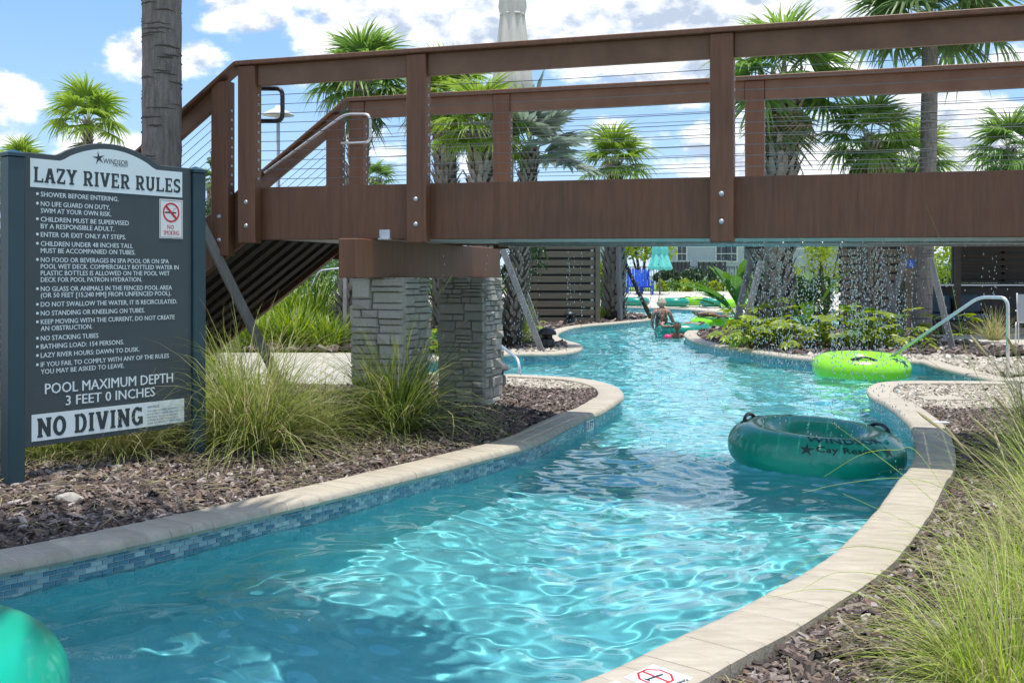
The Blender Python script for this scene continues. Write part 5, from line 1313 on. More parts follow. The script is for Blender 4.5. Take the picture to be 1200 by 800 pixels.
# blue accessibility sign on that post
acc = empty('access_sign', (xs(1067.5, 24.7), 24.72, 1.0), 'small blue square wheelchair access sign on the wide post', 'sign'); ac = A(1067.5, 309, 24.7)
part('plate', MB().box(ac, (.17, .01, .19)), M['blue_print'], acc)
mb = MB(); cx, cz, yy = ac.x, ac.z, 24.688
def flat(mb, P): mb.add([(cx + x * .001, yy, cz + z * .001) for x, z in P], [tuple(range(len(P)))])
for i in range(12): a, b = R(-170 + 20 * i), R(-150 + 20 * i); flat(mb, [(-8 + 30 * math.cos(a), -22 + 30 * math.sin(a)), (-8 + 38 * math.cos(a), -22 + 38 * math.sin(a)), (-8 + 38 * math.cos(b), -22 + 38 * math.sin(b)), (-8 + 30 * math.cos(b), -22 + 30 * math.sin(b))])
flat(mb, [(-14, 40), (-4, 40), (0, -12), (-10, -12)]); flat(mb, [(-10, 6), (-10, 14), (22, 14), (22, 6)]); flat(mb, [(-6, -16), (-6, -7), (24, -7), (24, -16)]); flat(mb, [(16, -8), (25, -8), (42, -46), (33, -50)]); flat(mb, [(-16 + 10 * math.cos(R(36 * i)), 56 + 10 * math.sin(R(36 * i))) for i in range(10)])
part('wheelchair_symbol', mb, M['white'], acc)
# dark cabana at the right: slatted wall, counter, sofa
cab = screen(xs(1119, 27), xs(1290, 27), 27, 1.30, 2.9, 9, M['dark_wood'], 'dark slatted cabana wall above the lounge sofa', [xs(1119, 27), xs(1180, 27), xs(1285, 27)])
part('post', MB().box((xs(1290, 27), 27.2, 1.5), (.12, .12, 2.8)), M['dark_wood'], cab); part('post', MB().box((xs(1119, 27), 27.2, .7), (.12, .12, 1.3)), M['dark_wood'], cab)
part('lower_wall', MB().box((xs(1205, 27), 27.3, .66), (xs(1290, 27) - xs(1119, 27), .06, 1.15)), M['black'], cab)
part('unseen_shade_roof', MB().box((xs(1205, 26), 25.2, 2.98), (6.4, 5.8, .08)), M['dark_wood'], cab)  # unseen roof, added and widened to keep the sun off the sofa
for px in (1122, 1290): part('post', MB().box((xs(px, 24.8), 24.8, 1.5), (.12, .12, 2.9)), M['dark_wood'], cab)
cnt = empty('bar_counter', (xs(1180, 26.2), 26.2, .1), 'long pale-edged counter behind the lounge sofa', 'counter')
part('counter_top', MB().box((xs(1190, 26.2), 26.2, 1.19), (4.0, .5, .035)), M['zinc'], cnt); part('counter_front', MB().box((xs(1190, 26.2), 26.3, .63), (3.9, .3, 1.05)), M['rattan'], cnt)
sofa = empty('lounge_sofa', (xs(1128, 24.6), 24.8, .1), 'black rattan sofa with blue-grey cushions under the cabana', 'sofa')
sx = xs(1124, 24.6); w = 1.55
bevel(part('base', MB().box((sx, 24.8, .24), (w, .8, .28)), M['rattan'], sofa), .02); bevel(part('arm', MB().box((sx - w / 2 + .06, 24.8, .47), (.12, .8, .22)), M['rattan'], sofa), .02); bevel(part('arm', MB().box((sx + w / 2 - .06, 24.8, .47), (.12, .8, .22)), M['rattan'], sofa), .02)
bevel(part('back_frame', MB().box((sx, 25.16, .62), (w, .08, .6)), M['rattan'], sofa), .02)
for k in (-1, 1):
    o = part('seat_cushion', MB().box((sx + k * .34, 24.75, .46), (.66, .7, .15)), M['cushion'], sofa); bevel(o, .05, 3)
    o = part('back_cushion', MB().box((sx + k * .34, 25.03, .76), (.62, .16, .44), (Vector((1, 0, .05 * k)).normalized(), Vector((0, 1, 0)), Vector((-.05 * k, .25, 1)).normalized())), M['cushion'], sofa); bevel(o, .06, 3)
def deck_chair(px, Y, rz, label):
    t = empty('sling_chair', (xs(px, Y), Y, .1), label, 'chair', 'white sling chairs on the right deck')
    o = Vector((xs(px, Y), Y, .1)); ca, sa = math.cos(rz), math.sin(rz); T = lambda x, y, z: o + Vector((x * ca - y * sa, x * sa + y * ca, z))
    for s_ in (-1, 1):
        part('leg', MB().tube([T(s_ * .27, -.25, 0), T(s_ * .27, -.24, .62)], .014, 8), M['white'], t, True); part('leg', MB().tube([T(s_ * .27, .30, 0), T(s_ * .27, .20, .42)], .014, 8), M['white'], t, True)
        part('armrest', MB().tube([T(s_ * .27, -.25, .62), T(s_ * .27, .22, .64)], .018, 8), M['white'], t, True)
        part('back_rail', MB().tube([T(s_ * .24, .2, .42), T(s_ * .24, .34, .98)], .014, 8), M['white'], t, True)
    part('crossbar', MB().tube([T(-.27, -.22, .40), T(.27, -.22, .40)], .012, 8), M['white'], t, True)
    part('seat', MB().add([T(-.24, -.22, .41), T(.24, -.22, .41), T(.24, .2, .40), T(-.24, .2, .40), T(-.24, -.22, .425), T(.24, -.22, .425), T(.24, .2, .415), T(-.24, .2, .415)], [(3, 2, 1, 0), (4, 5, 6, 7), (0, 1, 5, 4), (1, 2, 6, 5), (2, 3, 7, 6), (3, 0, 4, 7)]), M['mesh_fab'], t)
    part('backrest', MB().add([T(-.23, .2, .42), T(.23, .2, .42), T(.23, .34, .96), T(-.23, .34, .96), T(-.23, .215, .42), T(.23, .215, .42), T(.23, .355, .96), T(-.23, .355, .96)], [(3, 2, 1, 0), (4, 5, 6, 7), (0, 1, 5, 4), (1, 2, 6, 5), (2, 3, 7, 6), (3, 0, 4, 7)]), M['mesh_fab'], t)
deck_chair(1210, 20.5, 2.6, 'white framed sling chair at the right edge of the deck'); 

# pool handrails
def rail(pts, r, label, legs=None):
    t = single('pool_handrail', MB().tube(arc_pts(pts, .12, 6), r, 12), M['steel'], label, 'handrail', 'silver pool handrails', smooth=True, org=tuple(pts[-1])); return t
p3_ = Vector(gp(1181, 13.25, .10)); Yr = 13.25
rail([A(1010, 442, 15.2), A(1147, 348, 13.6), A(1181, 348.5, Yr), Vector((p3_.x, Yr, .09))], .022, 'silver handrail sloping into the right-hand pool entry')
rail([A(610, 450, 13.6), A(608, 421, 13.7), A(570, 392, 14.6), A(548, 392, 15), Vector((xs(548, 15), 15, .1))], .020, 'slim handrail at the left inlet behind the pillar')
rail([Vector((xs(338, 22.4), 22.4, .1)), A(374, 317, 22.4), A(405, 314, 22.4), A(430, 314, 22.4), Vector((xs(430, 22.4), 22.4, .1))], .022, 'silver handrail under the stair beyond the walkway')

# garden speakers (mushroom shaped)
def speaker(px, py, h, s_, mt, label):
    x, y = G(px, py, .12); z0 = .11; t = empty('garden_speaker', (x, y, z0), label, 'garden speaker', 'mushroom-shaped garden speakers')
    part('base', MB().lathe((x, y, z0), [(.13 * s_, 0), (.135 * s_, .01), (.13 * s_, .17 * s_), (.115 * s_, .20 * s_)], 24), mt, t, True)
    for k in range(4):
        a = k * math.pi / 2 + .5; part('strut', MB().box((x + .085 * s_ * math.cos(a), y + .085 * s_ * math.sin(a), z0 + .235 * s_), (.045 * s_, .045 * s_, .08 * s_)), mt, t)
    part('grille', MB().lathe((x, y, z0), [(.045 * s_, .19 * s_), (.05 * s_, .27 * s_)], 16), M['black'], t, True)
    part('dome', MB().lathe((x, y, z0), [(.13 * s_, .262 * s_), (.165 * s_, .265 * s_), (.17 * s_, .285 * s_), (.155 * s_, .325 * s_), (.12 * s_, .36 * s_), (.07 * s_, .385 * s_), (.02 * s_, .393 * s_)], 28), mt, t, True)
speaker(582, 455, .37, .82, M['plastic_grey'], 'taupe mushroom speaker beside the farther stone pillar')
speaker(641, 409, .4, 1.0, M['black'], 'black mushroom speaker on the tip of the second bank')
speaker(668, 381, .4, 1.0, M['black'], 'black mushroom speaker in the shade before the slatted screen')

# stepping slab in the right pebbles, white rag and depth-mark tiles
x, y = G(1103, 468, .12); bevel(single('stepping_slab', MB().box((x, y, .125), (.42, .32, .035)), M['coping'], 'small flat pale paver set in the right-bank pebbles', 'paver'), .005)
def rock():
    bm = bmesh.new(); bmesh.ops.create_icosphere(bm, subdivisions=3, radius=1)
    for v in bm.verts:
        k = 1 + .22 * math.sin(v.co.x * 4 + 1) * math.cos(v.co.y * 3.3) + random.uniform(-.04, .04); v.co = Vector((v.co.x * .085 * k, v.co.y * .05 * k, max(v.co.z, -.3) * .032 * k))
    me = bpy.data.meshes.new('garden_rock'); bm.to_mesh(me); bm.free(); me.materials.append(M['gravel_base']); x_, y_ = G(82, 594, .14)
    o = link('garden_rock', me, None, (x_, y_, gz(x_, y_) + .012)); o.rotation_euler = (0, .1, -.3); tag(o, 'pale flat stone lying in the mulch at the foot of the sign', 'rock')
rock()
def marker(quad_px, name, label, build):
    """flat tile on the coping: quad given in photo pixels of its four corners on the coping plane"""
    q = [Vector((*G(a, b, .152), .1525)) for a, b in quad_px]; t = empty(name, q[0], label, 'tile marker', 'tile markers set in the coping')
    part('tile', MB().add([v - Vector((0, 0, .004)) for v in q] + q, [(4, 5, 6, 7), (0, 1, 5, 4), (1, 2, 6, 5), (2, 3, 7, 6), (3, 0, 4, 7)]), M['white'], t)
    O, X_, Y_ = q[0], q[1] - q[0], q[3] - q[0]
    build(t, lambda u, v, k=0: O + X_ * u + Y_ * v + Vector((0, 0, .0008 + .0004 * k)))
def no_dive(t, P):
    mb = MB()
    for i in range(8):
        a, b = R(22.5 + 45 * i), R(67.5 + 45 * i); mb.add([P(.42 + .40 * c_ * math.cos(q), .52 + .40 * c_ * math.sin(q)) for c_, q in ((.86, a), (1, a), (1, b), (.86, b))], [(0, 1, 2, 3)])
    part('red_octagon', mb, M['red'], t); part('red_bar', MB().add([P(.08, .49, 1), P(.08, .55, 1), P(.76, .55, 1), P(.76, .49, 1)], [(0, 1, 2, 3)]), M['red'], t)
    part('diver_symbol', MB().add([P(.38, .30, 2), P(.42, .28, 2), P(.48, .70, 2), P(.44, .76, 2), P(.40, .60, 2)], [(0, 1, 2, 3, 4)]).add([P(.30, .25, 2), P(.5, .24, 2), P(.42, .32, 2)], [(0, 1, 2)]), M['sign_dark'], t)
    V_, F_ = text_mesh('NO DIVING', .02); w_ = V_[:, 0].max(); part('lettering', MB().add([P(.97 - y * .13, .08 + x / w_ * .84, 1) for x, y in V_], F_), M['sign_dark'], t)
marker([(731, 793), (777, 812), (812, 794), (765.5, 778)], 'no_diving_tile', 'white coping tile with red octagon no-diving symbol at the bottom of the photo', lambda t, P: no_dive(t, P))
def depth(t, P):
    V_, F_ = text_mesh('3 FT', .02); w_ = V_[:, 0].max(); part('lettering', MB().add([P(.12 + x / w_ * .76, .3 + y * .5, 1) for x, y in V_], F_), M['sign_dark'], t)
marker([(678, 812), (735, 838), (765, 818), (722, 797)], 'depth_tile', 'white coping tile with dark depth figures, cut by the bottom edge', depth)
def wall_marker(px0, px1, key_pts, label):
    P, Nn = side_normals(catmull(key_pts, .03)); best = min(range(len(P)), key=lambda i: abs((P[i].x / P[i].y * F + 600) - (px0 + px1) / 2) + (0 if .5 < P[i].y < 14 else 999)); p, nn = P[best], Nn[best]
    d = (P[best + 1] - P[best - 1]).normalized()
    if d.x < 0: d = -d
    d3 = Vector((d.x, d.y, 0)); n3 = Vector((nn.x, nn.y, 0)); c = Vector((p.x, p.y, .035)) - n3 * .012; t = empty('depth_tile', c, label, 'tile marker', 'tile markers set in the coping')
    for k in (-1, 1): part('tile', MB().box(c + d3 * k * .056, (.10, .010, .11), (d3, n3, UP)), M['white'], t)
    V_, F_ = text_mesh('3 FT', .02); w_ = V_[:, 0].max(); part('lettering', MB().add([c - n3 * .0065 + d3 * (-.09 + x / w_ * .18) + UP * (-.03 + y * .09) for x, y in V_], F_), M['sign_dark'], t)
wall_marker(683, 697, left_pts, 'white depth tiles in the left wall near the rounded tip'); wall_marker(1128, 1142, right_pts, 'white depth tiles at the right-hand pool entry')
m_ = G(1105, 496, .155); o = single('coping_notice', MB().box((m_[0], m_[1] + .1, .1525), (.17, .09, .005)), M['sign_white'], 'small pale printed tile on the right coping at the shadow edge', 'tile marker')

# ------------------------------------------------------------------ people in the river
def skin_body(name, J, E_, mt, parent, sub=2, loc=None):
    me = bpy.data.meshes.new(name); names = list(J); me.from_pydata([J[k][0] for k in names], [(names.index(a), names.index(b)) for a, b in E_][0:0] + [(names.index(a), names.index(b)) for a, b in E_], [])
    o = link(name, me, parent); sk = o.modifiers.new('skin', 'SKIN'); sk.use_smooth_shade = True
    for v, k in zip(me.skin_vertices[0].data, names): r_ = J[k][1]; v.radius = r_ if isinstance(r_, tuple) else (r_, r_)
    me.skin_vertices[0].data[0].use_root = True
    o.modifiers.new('sub', 'SUBSURF').levels = sub; o.modifiers['sub'].render_levels = sub; me.materials.append(mt); return o
def head(parent, c, r, mt, hair, face, long_hair=False):
    """ovoid head with nose, eyes, ears; face: direction the person looks"""
    f = Vector(face).normalized(); s_ = f.cross(UP).normalized(); c = Vector(c)
    prof = [(.02, -1.12), (.42, -1.0), (.68, -.7), (.80, -.3), (.86, .1), (.84, .45), (.66, .8), (.35, 1.02), (.04, 1.08)]
    mb = MB().lathe(c, [(a * r, b * r) for a, b in prof], 20, ax=(s_, f, UP)); mb.tube([c + f * r * .78 + UP * r * .12, c + f * r * .98 - UP * r * .15, c + f * r * .80 - UP * r * .28], [r * .06, r * .13, r * .05], 6)
    for k in (-1, 1): mb.tube([c + s_ * k * r * .82 + UP * r * .18, c + s_ * k * r * .95, c + s_ * k * r * .82 - UP * r * .22], [r * .07, r * .13, r * .05], 6)
    h = link('head', mesh_of('head', mb, mt, True), parent)
    eb = MB()
    for k in (-1, 1): eb.box(c + f * r * .80 + s_ * k * r * .30 + UP * r * .06, (r * .2, r * .05, r * .08), (s_, f, UP))
    eb.box(c + f * r * .80 - UP * r * .45, (r * .34, r * .06, r * .06), (s_, f, UP)); link('eyes_and_mouth', mesh_of('eyes_and_mouth', eb, M['hair_k']), h)
    hb = MB(); bm = bmesh.new(); bmesh.ops.create_icosphere(bm, subdivisions=3, radius=1)
    for v in bm.verts:
        q = v.co.copy(); k = 1.0 + .05 * math.sin(q.x * 13) * math.cos(q.z * 11) + random.uniform(-.02, .03)
        if q.y > .35 and q.z < .45: k *= .72
        if long_hair and q.z < -.2 and q.y < .3: k *= 1.25
        v.co = c + (s_ * q.x * .96 + f * (q.y * 1.0 - .10) + UP * (q.z * 1.08 + .12)) * (r * k)
    me = bpy.data.meshes.new('hair'); bm.to_mesh(me); bm.free(); me.materials.append(hair); me.polygons.foreach_set('use_smooth', [True] * len(me.polygons)); link('hair', me, parent)
def hand(parent, c, d, mt, r=.04):
    d = Vector(d).normalized(); s_ = d.cross(UP).normalized(); c = Vector(c); mb = MB().tube([c - d * .03, c, c + d * .05, c + d * .08], [.025, .036, .038, .03], 8, sq=.5)
    for k, l in enumerate((.062, .075, .07, .055)): q = c + d * .075 + s_ * (.028 - .019 * k); mb.tube([q, q + d * l * .5 - UP * .004, q + d * l - UP * .02], [.0095, .009, .006], 6)
    q = c + s_ * .032 + d * .01; mb.tube([q, q + s_ * .025 + d * .03, q + s_ * .03 + d * .055], [.011, .010, .007], 6)
    link('hand', mesh_of('hand', mb, mt, True), parent)
def woman():
    X, Y = xs(775, 25.6), 25.6; t = empty('person', (X, Y, -.9), 'person with grey-blond hair in a dark patterned swimsuit standing waist-deep, seen from behind', 'person')
    b = .9; V_ = lambda x, y, z: (x, y, z + b)
    J = {'pelvis': (V_(0, 0, .02), (.17, .13)), 'waist': (V_(0, .02, .20), (.145, .105)), 'chest': (V_(.01, .03, .42), (.165, .115)), 'shoulders': (V_(.01, .03, .55), (.13, .09)), 'neck': (V_(.02, .05, .63), (.055, .055)), 'neck2': (V_(.02, .065, .68), (.05, .05)),
         'ls': (V_(-.17, .03, .54), (.062, .062)), 'le': (V_(-.22, .08, .27), (.045, .045)), 'lw': (V_(-.16, .26, .13), (.03, .03)), 'rs': (V_(.19, .03, .54), (.062, .062)), 're': (V_(.30, .12, .30), (.045, .045)), 'rw': (V_(.44, .18, .22), (.03, .03)),
         'lh': (V_(-.10, 0, -.08), (.11, .11)), 'lk': (V_(-.11, .03, -.46), (.065, .065)), 'la': (V_(-.11, 0, -.86), (.042, .042)), 'rh': (V_(.10, 0, -.08), (.11, .11)), 'rk': (V_(.12, .03, -.46), (.065, .065)), 'ra': (V_(.13, 0, -.86), (.042, .042)), 'lf': (V_(-.11, .16, -.885), (.035, .03)), 'rf': (V_(.13, .16, -.885), (.035, .03))}
    E_ = [('pelvis', 'waist'), ('waist', 'chest'), ('chest', 'shoulders'), ('shoulders', 'neck'), ('neck', 'neck2'), ('shoulders', 'ls'), ('ls', 'le'), ('le', 'lw'), ('shoulders', 'rs'), ('rs', 're'), ('re', 'rw'), ('pelvis', 'lh'), ('lh', 'lk'), ('lk', 'la'), ('pelvis', 'rh'), ('rh', 'rk'), ('rk', 'ra'), ('la', 'lf'), ('ra', 'rf')]
    skin_body('body', J, E_, M['skin'], t); head(t, (.02, .08, .78 + b), .105, M['skin'], M['hair_b'], (.3, 1, -.05), True)
    J2 = {'p': (V_(0, 0, -.04), (.185, .145)), 'h': (V_(0, .0, .06), (.18, .138)), 'w': (V_(0, .02, .20), (.153, .113)), 'c': (V_(.01, .03, .38), (.172, .122)), 'c2': (V_(.01, .03, .44), (.165, .118))}
    skin_body('swimsuit', J2, [('p', 'h'), ('h', 'w'), ('w', 'c'), ('c', 'c2')], M['suit'], t)
    hand(t, (-.14, .29, .12 + b), (.3, 1, -.2), M['skin']); hand(t, (.47, .20, .205 + b), (1, .3, -.2), M['skin'])
    for s_ in (-1, 1): link('swimsuit_strap', mesh_of('swimsuit_strap', MB().tube([(s_ * .09, -.075, .42 + b), (s_ * .085, -.06, .58 + b), (s_ * .085, .03, .635 + b), (s_ * .09, .12, .5 + b)], .012, 6), M['suit'], True), t)
woman()
def torso(loc, scale, mt_skin, suit, hair, label, face, pose='bob', name='person'):
    t = empty('person', loc, label, 'person'); s_ = scale; f = Vector(face).normalized(); r_ = f.cross(UP).normalized()
    V_ = lambda a, b, z: tuple((r_ * a + f * b) * s_ + UP * z * s_)
    if pose == 'bob':
        J = {'p': (V_(0, -.05, -.30), .12 * s_), 'c': (V_(0, 0, -.02), (.145 * s_, .10 * s_)), 's': (V_(0, 0, .10), (.11 * s_, .08 * s_)), 'n': (V_(0, .01, .18), .045 * s_), 'n2': (V_(0, .02, .22), .042 * s_), 'ls': (V_(-.16, 0, .08), .05 * s_), 'le': (V_(-.30, .06, -.04), .04 * s_), 'lw': (V_(-.34, .25, .0), .028 * s_), 'rs': (V_(.16, 0, .08), .05 * s_), 're': (V_(.30, .06, -.04), .04 * s_), 'rw': (V_(.34, .25, .0), .028 * s_),
             'lk': (V_(-.1, .05, -.62), .06 * s_), 'rk': (V_(.1, .05, -.62), .06 * s_), 'la': (V_(-.1, -.1, -.95), .04 * s_), 'ra': (V_(.1, -.1, -.95), .04 * s_)}
        hc = V_(0, .03, .34); suitJ = {'a': (V_(0, -.04, -.28), .13 * s_), 'b': (V_(0, 0, -.02), (.152 * s_, .107 * s_)), 'c': (V_(0, 0, .03), (.14 * s_, .1 * s_))}; E2 = [('a', 'b'), ('b', 'c')]; hands = ((V_(-.34, .28, 0), f), (V_(.34, .28, 0), f))
    else:   # reclining in a ring, legs out over the side
        J = {'p': (V_(0, 0, -.04), .13 * s_), 'c': (V_(0, -.28, .12), (.15 * s_, .10 * s_)), 's': (V_(0, -.38, .20), (.11 * s_, .08 * s_)), 'n': (V_(0, -.43, .27), .045 * s_), 'n2': (V_(0, -.44, .31), .042 * s_), 'ls': (V_(-.17, -.36, .19), .05 * s_), 'le': (V_(-.42, -.25, .14), .04 * s_), 'lw': (V_(-.50, -.02, .16), .028 * s_), 'rs': (V_(.17, -.36, .19), .05 * s_), 're': (V_(.42, -.25, .14), .04 * s_), 'rw': (V_(.50, -.02, .16), .028 * s_),
             'lk': (V_(-.12, .42, .20), .062 * s_), 'rk': (V_(.12, .42, .24), .062 * s_), 'la': (V_(-.14, .86, .17), .038 * s_), 'ra': (V_(.13, .86, .20), .038 * s_), 'lf': (V_(-.14, .92, .30), .03 * s_), 'rf': (V_(.13, .92, .32), .03 * s_)}
        hc = V_(0, -.44, .43); suitJ = {'a': (V_(0, .06, .0), .15 * s_), 'b': (V_(0, -.16, .06), (.155 * s_, .12 * s_)), 'c': (V_(0, -.34, .17), (.14 * s_, .1 * s_))}; E2 = [('a', 'b'), ('b', 'c')]; hands = ((V_(-.50, .01, .16), f), (V_(.50, .01, .16), f))
    E_ = [('p', 'c'), ('c', 's'), ('s', 'n'), ('n', 'n2'), ('s', 'ls'), ('ls', 'le'), ('le', 'lw'), ('s', 'rs'), ('rs', 're'), ('re', 'rw'), ('p', 'lk'), ('lk', 'la'), ('p', 'rk'), ('rk', 'ra')]
    if 'lf' in J: E_ += [('la', 'lf'), ('ra', 'rf')]
    skin_body('body', J, E_, mt_skin, t); skin_body('swimwear', suitJ, E2, suit, t); head(t, hc, .105 * s_ ** .6, mt_skin, hair, face)
    for c, d in hands: hand(t, c, d, mt_skin)
    return t
torso((xs(789, 25.3), 25.15, .12), .75, M['skin'], M['kid_blue'], M['hair_k'], 'child in a blue top sitting in the teal tube beside the standing woman', (.8, -.3, 0), 'sit')
torso((xs(852, 29), 29.05, .16), 1.0, M['skin_d'], M['teal_canvas'], M['hair_k'], 'dark-haired person reclining in the lime tube with legs stretched to the left', (-1, -.15, 0), 'sit')
kid = torso((xs(793.5, 24.4), 24.4, -.02), .8, M['skin_d'], M['pink'], M['hair_k'], 'small dark-haired child in the water with pink arm floats', (-.2, -1, 0), 'bob')
for s_ in (-1, 1):
    t = single('arm_float', MB().lathe((xs(793.5, 24.4) + s_ * .22, 24.33, .0), [(.045, -.07), (.08, -.06), (.095, 0), (.08, .06), (.045, .07)], 16, ax=(Vector((1, 0, 0)), Vector((0, 1, 0)), UP)), M['pink'], 'pink arm float on the ' + ('left' if s_ < 0 else 'right') + ' side of the bobbing child', 'arm float', 'pink arm floats', smooth=True, org=(xs(793.5, 24.4) + s_ * .22, 24.33, 0))

# ------------------------------------------------------------------ background
def metal_fence(x0, x1, Y, z0, h, label, npost):
    t = empty('metal_fence', ((x0 + x1) / 2, Y, z0), label, 'fence')
    for z in (.12, h - .12, h - .02): part('rail', MB().box(((x0 + x1) / 2, Y, z0 + z), (x1 - x0, .04, .04)), M['black'], t)
    for k in range(npost): x = x0 + (x1 - x0) * k / (npost - 1); part('post', MB().box((x, Y, z0 + h / 2 + .03), (.09, .09, h + .1)), M['black'], t)
    mb = MB(); n = int((x1 - x0) / .16)
    for k in range(n): mb.box((x0 + (k + .5) * .16, Y, z0 + h / 2), (.035, .035, h - .04))
    part('pickets', mb, M['black'], t, kind='stuff')
metal_fence(xs(560, 65), xs(1250, 65), 65, .48, 1.55, 'black metal picket fence between the pool deck and the lawn', 13)
def closed_parasol(base, z_low, z_top, r, mt, label, gather=.45):
    x, y, z0 = base; t = empty('closed_parasol', base, label, 'parasol'); part('mast', MB().tube([(x, y, z0), (x, y, z_top + .12)], .03, 10), M['plastic_grey'], t, True)
    part('base', MB().lathe((x, y, z0), [(.3, 0), (.3, .05), (.05, .08)], 20), M['plastic_grey'], t)
    n = 40; prof = [(0, .93), (.05, 1.0), (.12, .93), (.3, .78), (.45, .66), (.50, .62), (.55, .70), (.8, .52), (1, .2)]; vs = []
    H = z_top - z_low
    for q, rr in prof:
        for j in range(n):
            a = 2 * math.pi * j / n; f_ = 1 + .16 * math.sin(a * 8 + q * 2.0) * (1 - q * .5) + .05 * math.sin(a * 3 + 1); zz = z_low + q * H + (.04 * math.sin(a * 8) if q == 0 else 0)
            vs.append((x + r * rr * f_ * math.cos(a), y + r * rr * f_ * math.sin(a), zz))
    k = len(prof); part('canopy', MB().add(vs, [(i * n + j, i * n + (j + 1) % n, (i + 1) * n + (j + 1) % n, (i + 1) * n + j) for i in range(k - 1) for j in range(n)]), mt, t, True)
    part('tie_strap', MB().lathe((x, y, z_low + .50 * H), [(r * .66, -.02), (r * .68, 0), (r * .66, .02)], 24), mt, t, True)
pa = gp(600, 15.2, .1)
closed_parasol((xs(600, 20.6), 20.6, .1), 4.97, 8.0, .36, M['canvas'], 'cream market parasol folded shut behind the footbridge rail')
closed_parasol((xs(773, 57), 57, .38), 1.75, 3.6, .62, M['teal_canvas'], 'turquoise parasol folded shut by the far deck')
def adirondack(px, Y, z0, label, s_=1.35):
    t = empty('adirondack_chair', (xs(px, Y), Y, z0), label, 'chair', 'blue high-backed deck chairs'); o = Vector((xs(px, Y), Y, z0)); T = lambda x, y, z: o + Vector((x, y, z)) * s_
    for k in range(5): h = .62 + .10 * math.cos((k - 2) * .6); part('back_slat', MB().box(T((k - 2) * .105, .30, .35 + h / 2), (.09 * s_, .025, h * s_), (Vector((1, 0, 0)), Vector((0, .96, -.26)), Vector((0, .26, .96)))), M['blue'], t)
    for k in range(5): part('seat_slat', MB().box(T(0, -.25 + .11 * k, .38 - .015 * k), (.54 * s_, .09 * s_, .025)), M['blue'], t)
    for q in (-1, 1):
        part('armrest', MB().box(T(q * .32, -.05, .58), (.12 * s_, .62 * s_, .03)), M['blue'], t)
        part('leg', MB().box(T(q * .29, -.28, .28), (.09 * s_, .03, .56 * s_)), M['blue'], t); part('leg', MB().box(T(q * .29, .25, .16), (.03, .1 * s_, .32 * s_)), M['blue'], t)
adirondack(743, 58, .40, 'left blue high-backed chair before the metal fence'); adirondack(755, 57, .38, 'right blue high-backed chair before the metal fence')
# lamp post seen through the left railing
lp = empty('lamp_post', (xs(326, 24), 24, .1), 'grey lamp post with a flat white shade seen through the left railing', 'lamp post'); lx = xs(326, 24)
part('pole', MB().tube([(lx, 24, .1), (lx, 24, 5.05)], [.05, .04], 12), M['mesh_fab'], lp, True); part('shade', MB().lathe((lx, 24, 5.05), [(.04, -.05), (.36, .0), (.34, .03), (.08, .16), (.05, .22)], 24), M['white'], lp, True)
part('globe', MB().lathe((lx, 24, 5.0), [(.05, -.1), (.08, -.03), (.06, .04)], 12), M['white'], lp, True)
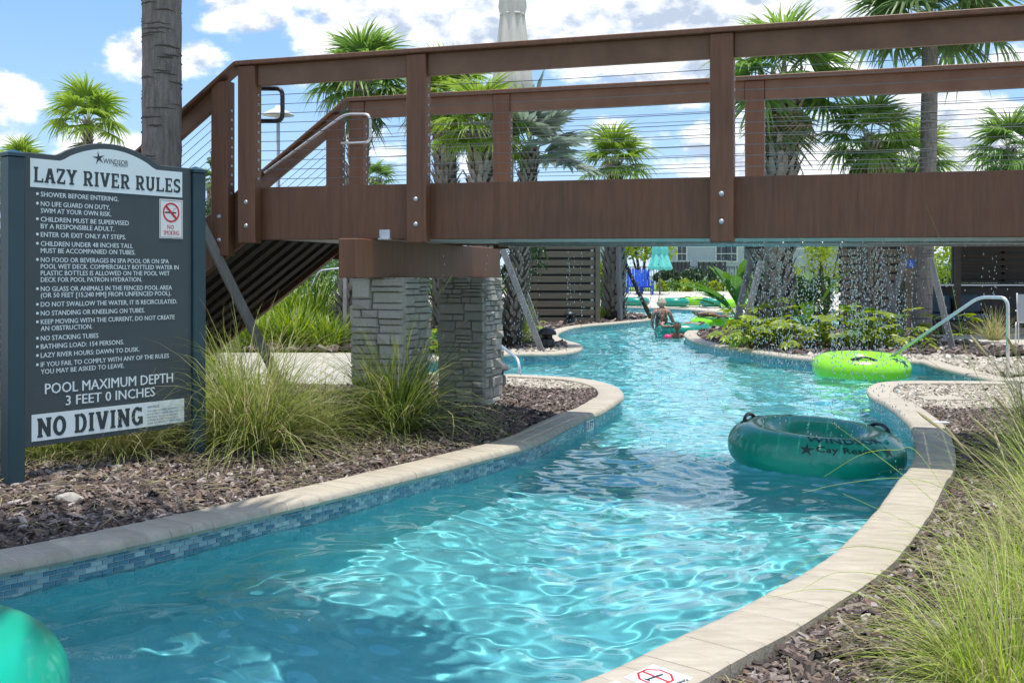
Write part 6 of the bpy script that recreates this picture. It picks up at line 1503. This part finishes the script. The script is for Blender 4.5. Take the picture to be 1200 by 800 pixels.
# volleyball-style bar and low wall
w_ = empty('low_white_wall', (xs(900, 120), 120, .5), 'long low white wall beyond the lawn', 'wall'); part('wall_face', MB().box((0, 120, .95), (120, .3, .9)), M['white'], w_); part('coping_cap', MB().box((0, 120, 1.43), (120, .4, .06)), M['mesh_fab'], w_)
def house(px0, px1, Y, h, label, wins, sv):
    x0, x1 = xs(px0, Y), xs(px1, Y); cx = (x0 + x1) / 2; t = empty('house', (cx, Y, .5), label, 'house', 'grey houses beyond the lawn')
    part('wall', MB().box((cx, Y + 5, .5 + h / 2), (x1 - x0, 10, h)), M['house'], t)
    o = part('roof', MB().add([(x0 - .5, Y - .5, h + .5), (x1 + .5, Y - .5, h + .5), (x1 + .5, Y + 10.5, h + .5), (x0 - .5, Y + 10.5, h + .5), (x0 + 3, Y + 5, h + 3), (x1 - 3, Y + 5, h + 3)], [(0, 1, 5, 4), (2, 3, 4, 5), (1, 2, 5), (3, 0, 4), (0, 3, 2, 1)]), M['roof'], t)
    for wx, wz, ww, wh in wins:
        X = xs(wx, Y); f_ = part('window', MB().box((X, Y - .03, wz), (ww + .24, .1, wh + .24)), M['white'], t); part('pane', MB().box((X - ww / 4, Y - .09, wz), (ww / 2 - .06, .03, wh)), M['glass'], f_); part('pane', MB().box((X + ww / 4, Y - .09, wz), (ww / 2 - .06, .03, wh)), M['glass'], f_)
        part('sash', MB().box((X, Y - .11, wz), (ww, .03, .08)), M['white'], f_)
    for k in range(4): part('siding_band', MB().box((cx, Y - .015, .9 + k * h / 4.5), (x1 - x0, .04, .12)), M['white'], t) if k == 3 else None
house(640, 735, 135, 5.6, 'grey house end seen between the screen and the palm', [(672, 3.5, 1.2, 1.5)], 1)
house(785, 872, 130, 6.2, 'grey house with white framed windows behind the turquoise parasol', [(799, 4.2, 1.1, 1.7), (845, 4.2, 1.2, 1.7), (857, 4.2, 1.3, 1.8)], 2)
house(880, 1000, 134, 6.0, 'grey house behind the water curtain', [(872 + 18, 4.2, 1.2, 1.7), (910, 4.2, 1.2, 1.7), (955, 4.2, 1.2, 1.7)], 3)
house(300, 420, 140, 5.4, 'grey house low behind the stair', [(330, 3.6, 1.2, 1.5)], 4)
def porch(px0, px1, Y, label):
    x0, x1 = xs(px0, Y), xs(px1, Y); t = empty('screened_porch', ((x0 + x1) / 2, Y, .5), label, 'porch', 'dark screened porches'); part('screen_panel', MB().box(((x0 + x1) / 2, Y, 1.9), (x1 - x0, .1, 2.4)), M['glass'], t)
    n = 5
    for k in range(n + 1): part('frame_bar', MB().box((x0 + (x1 - x0) * k / n, Y - .08, 1.95), (.1, .1, 2.6)), M['black'], t)
    part('roof', MB().box(((x0 + x1) / 2, Y, 3.25), (x1 - x0 + .4, 1.2, .14)), M['mesh_fab'], t)
porch(785, 808, 126, 'dark screened porch behind the turquoise parasol'); porch(818, 850, 126.5, 'dark screened porch behind the fence middle')
# thin leaning trunk by the fence
def thin_tree():
    t = empty('young_tree', gp(763, 31.5, .1), 'thin dark leaning trunk on the far tip of the second bank', 'tree'); part('trunk', MB().tube([A(763, 373, 31.5), A(752, 350, 31.5), A(740, 325, 31.5), A(731, 303, 31.5), A(728, 285, 31.5), A(724, 262, 31.5)], [.07, .06, .055, .05, .045, .03], 8), M['boot_core'], t, True)
thin_tree()
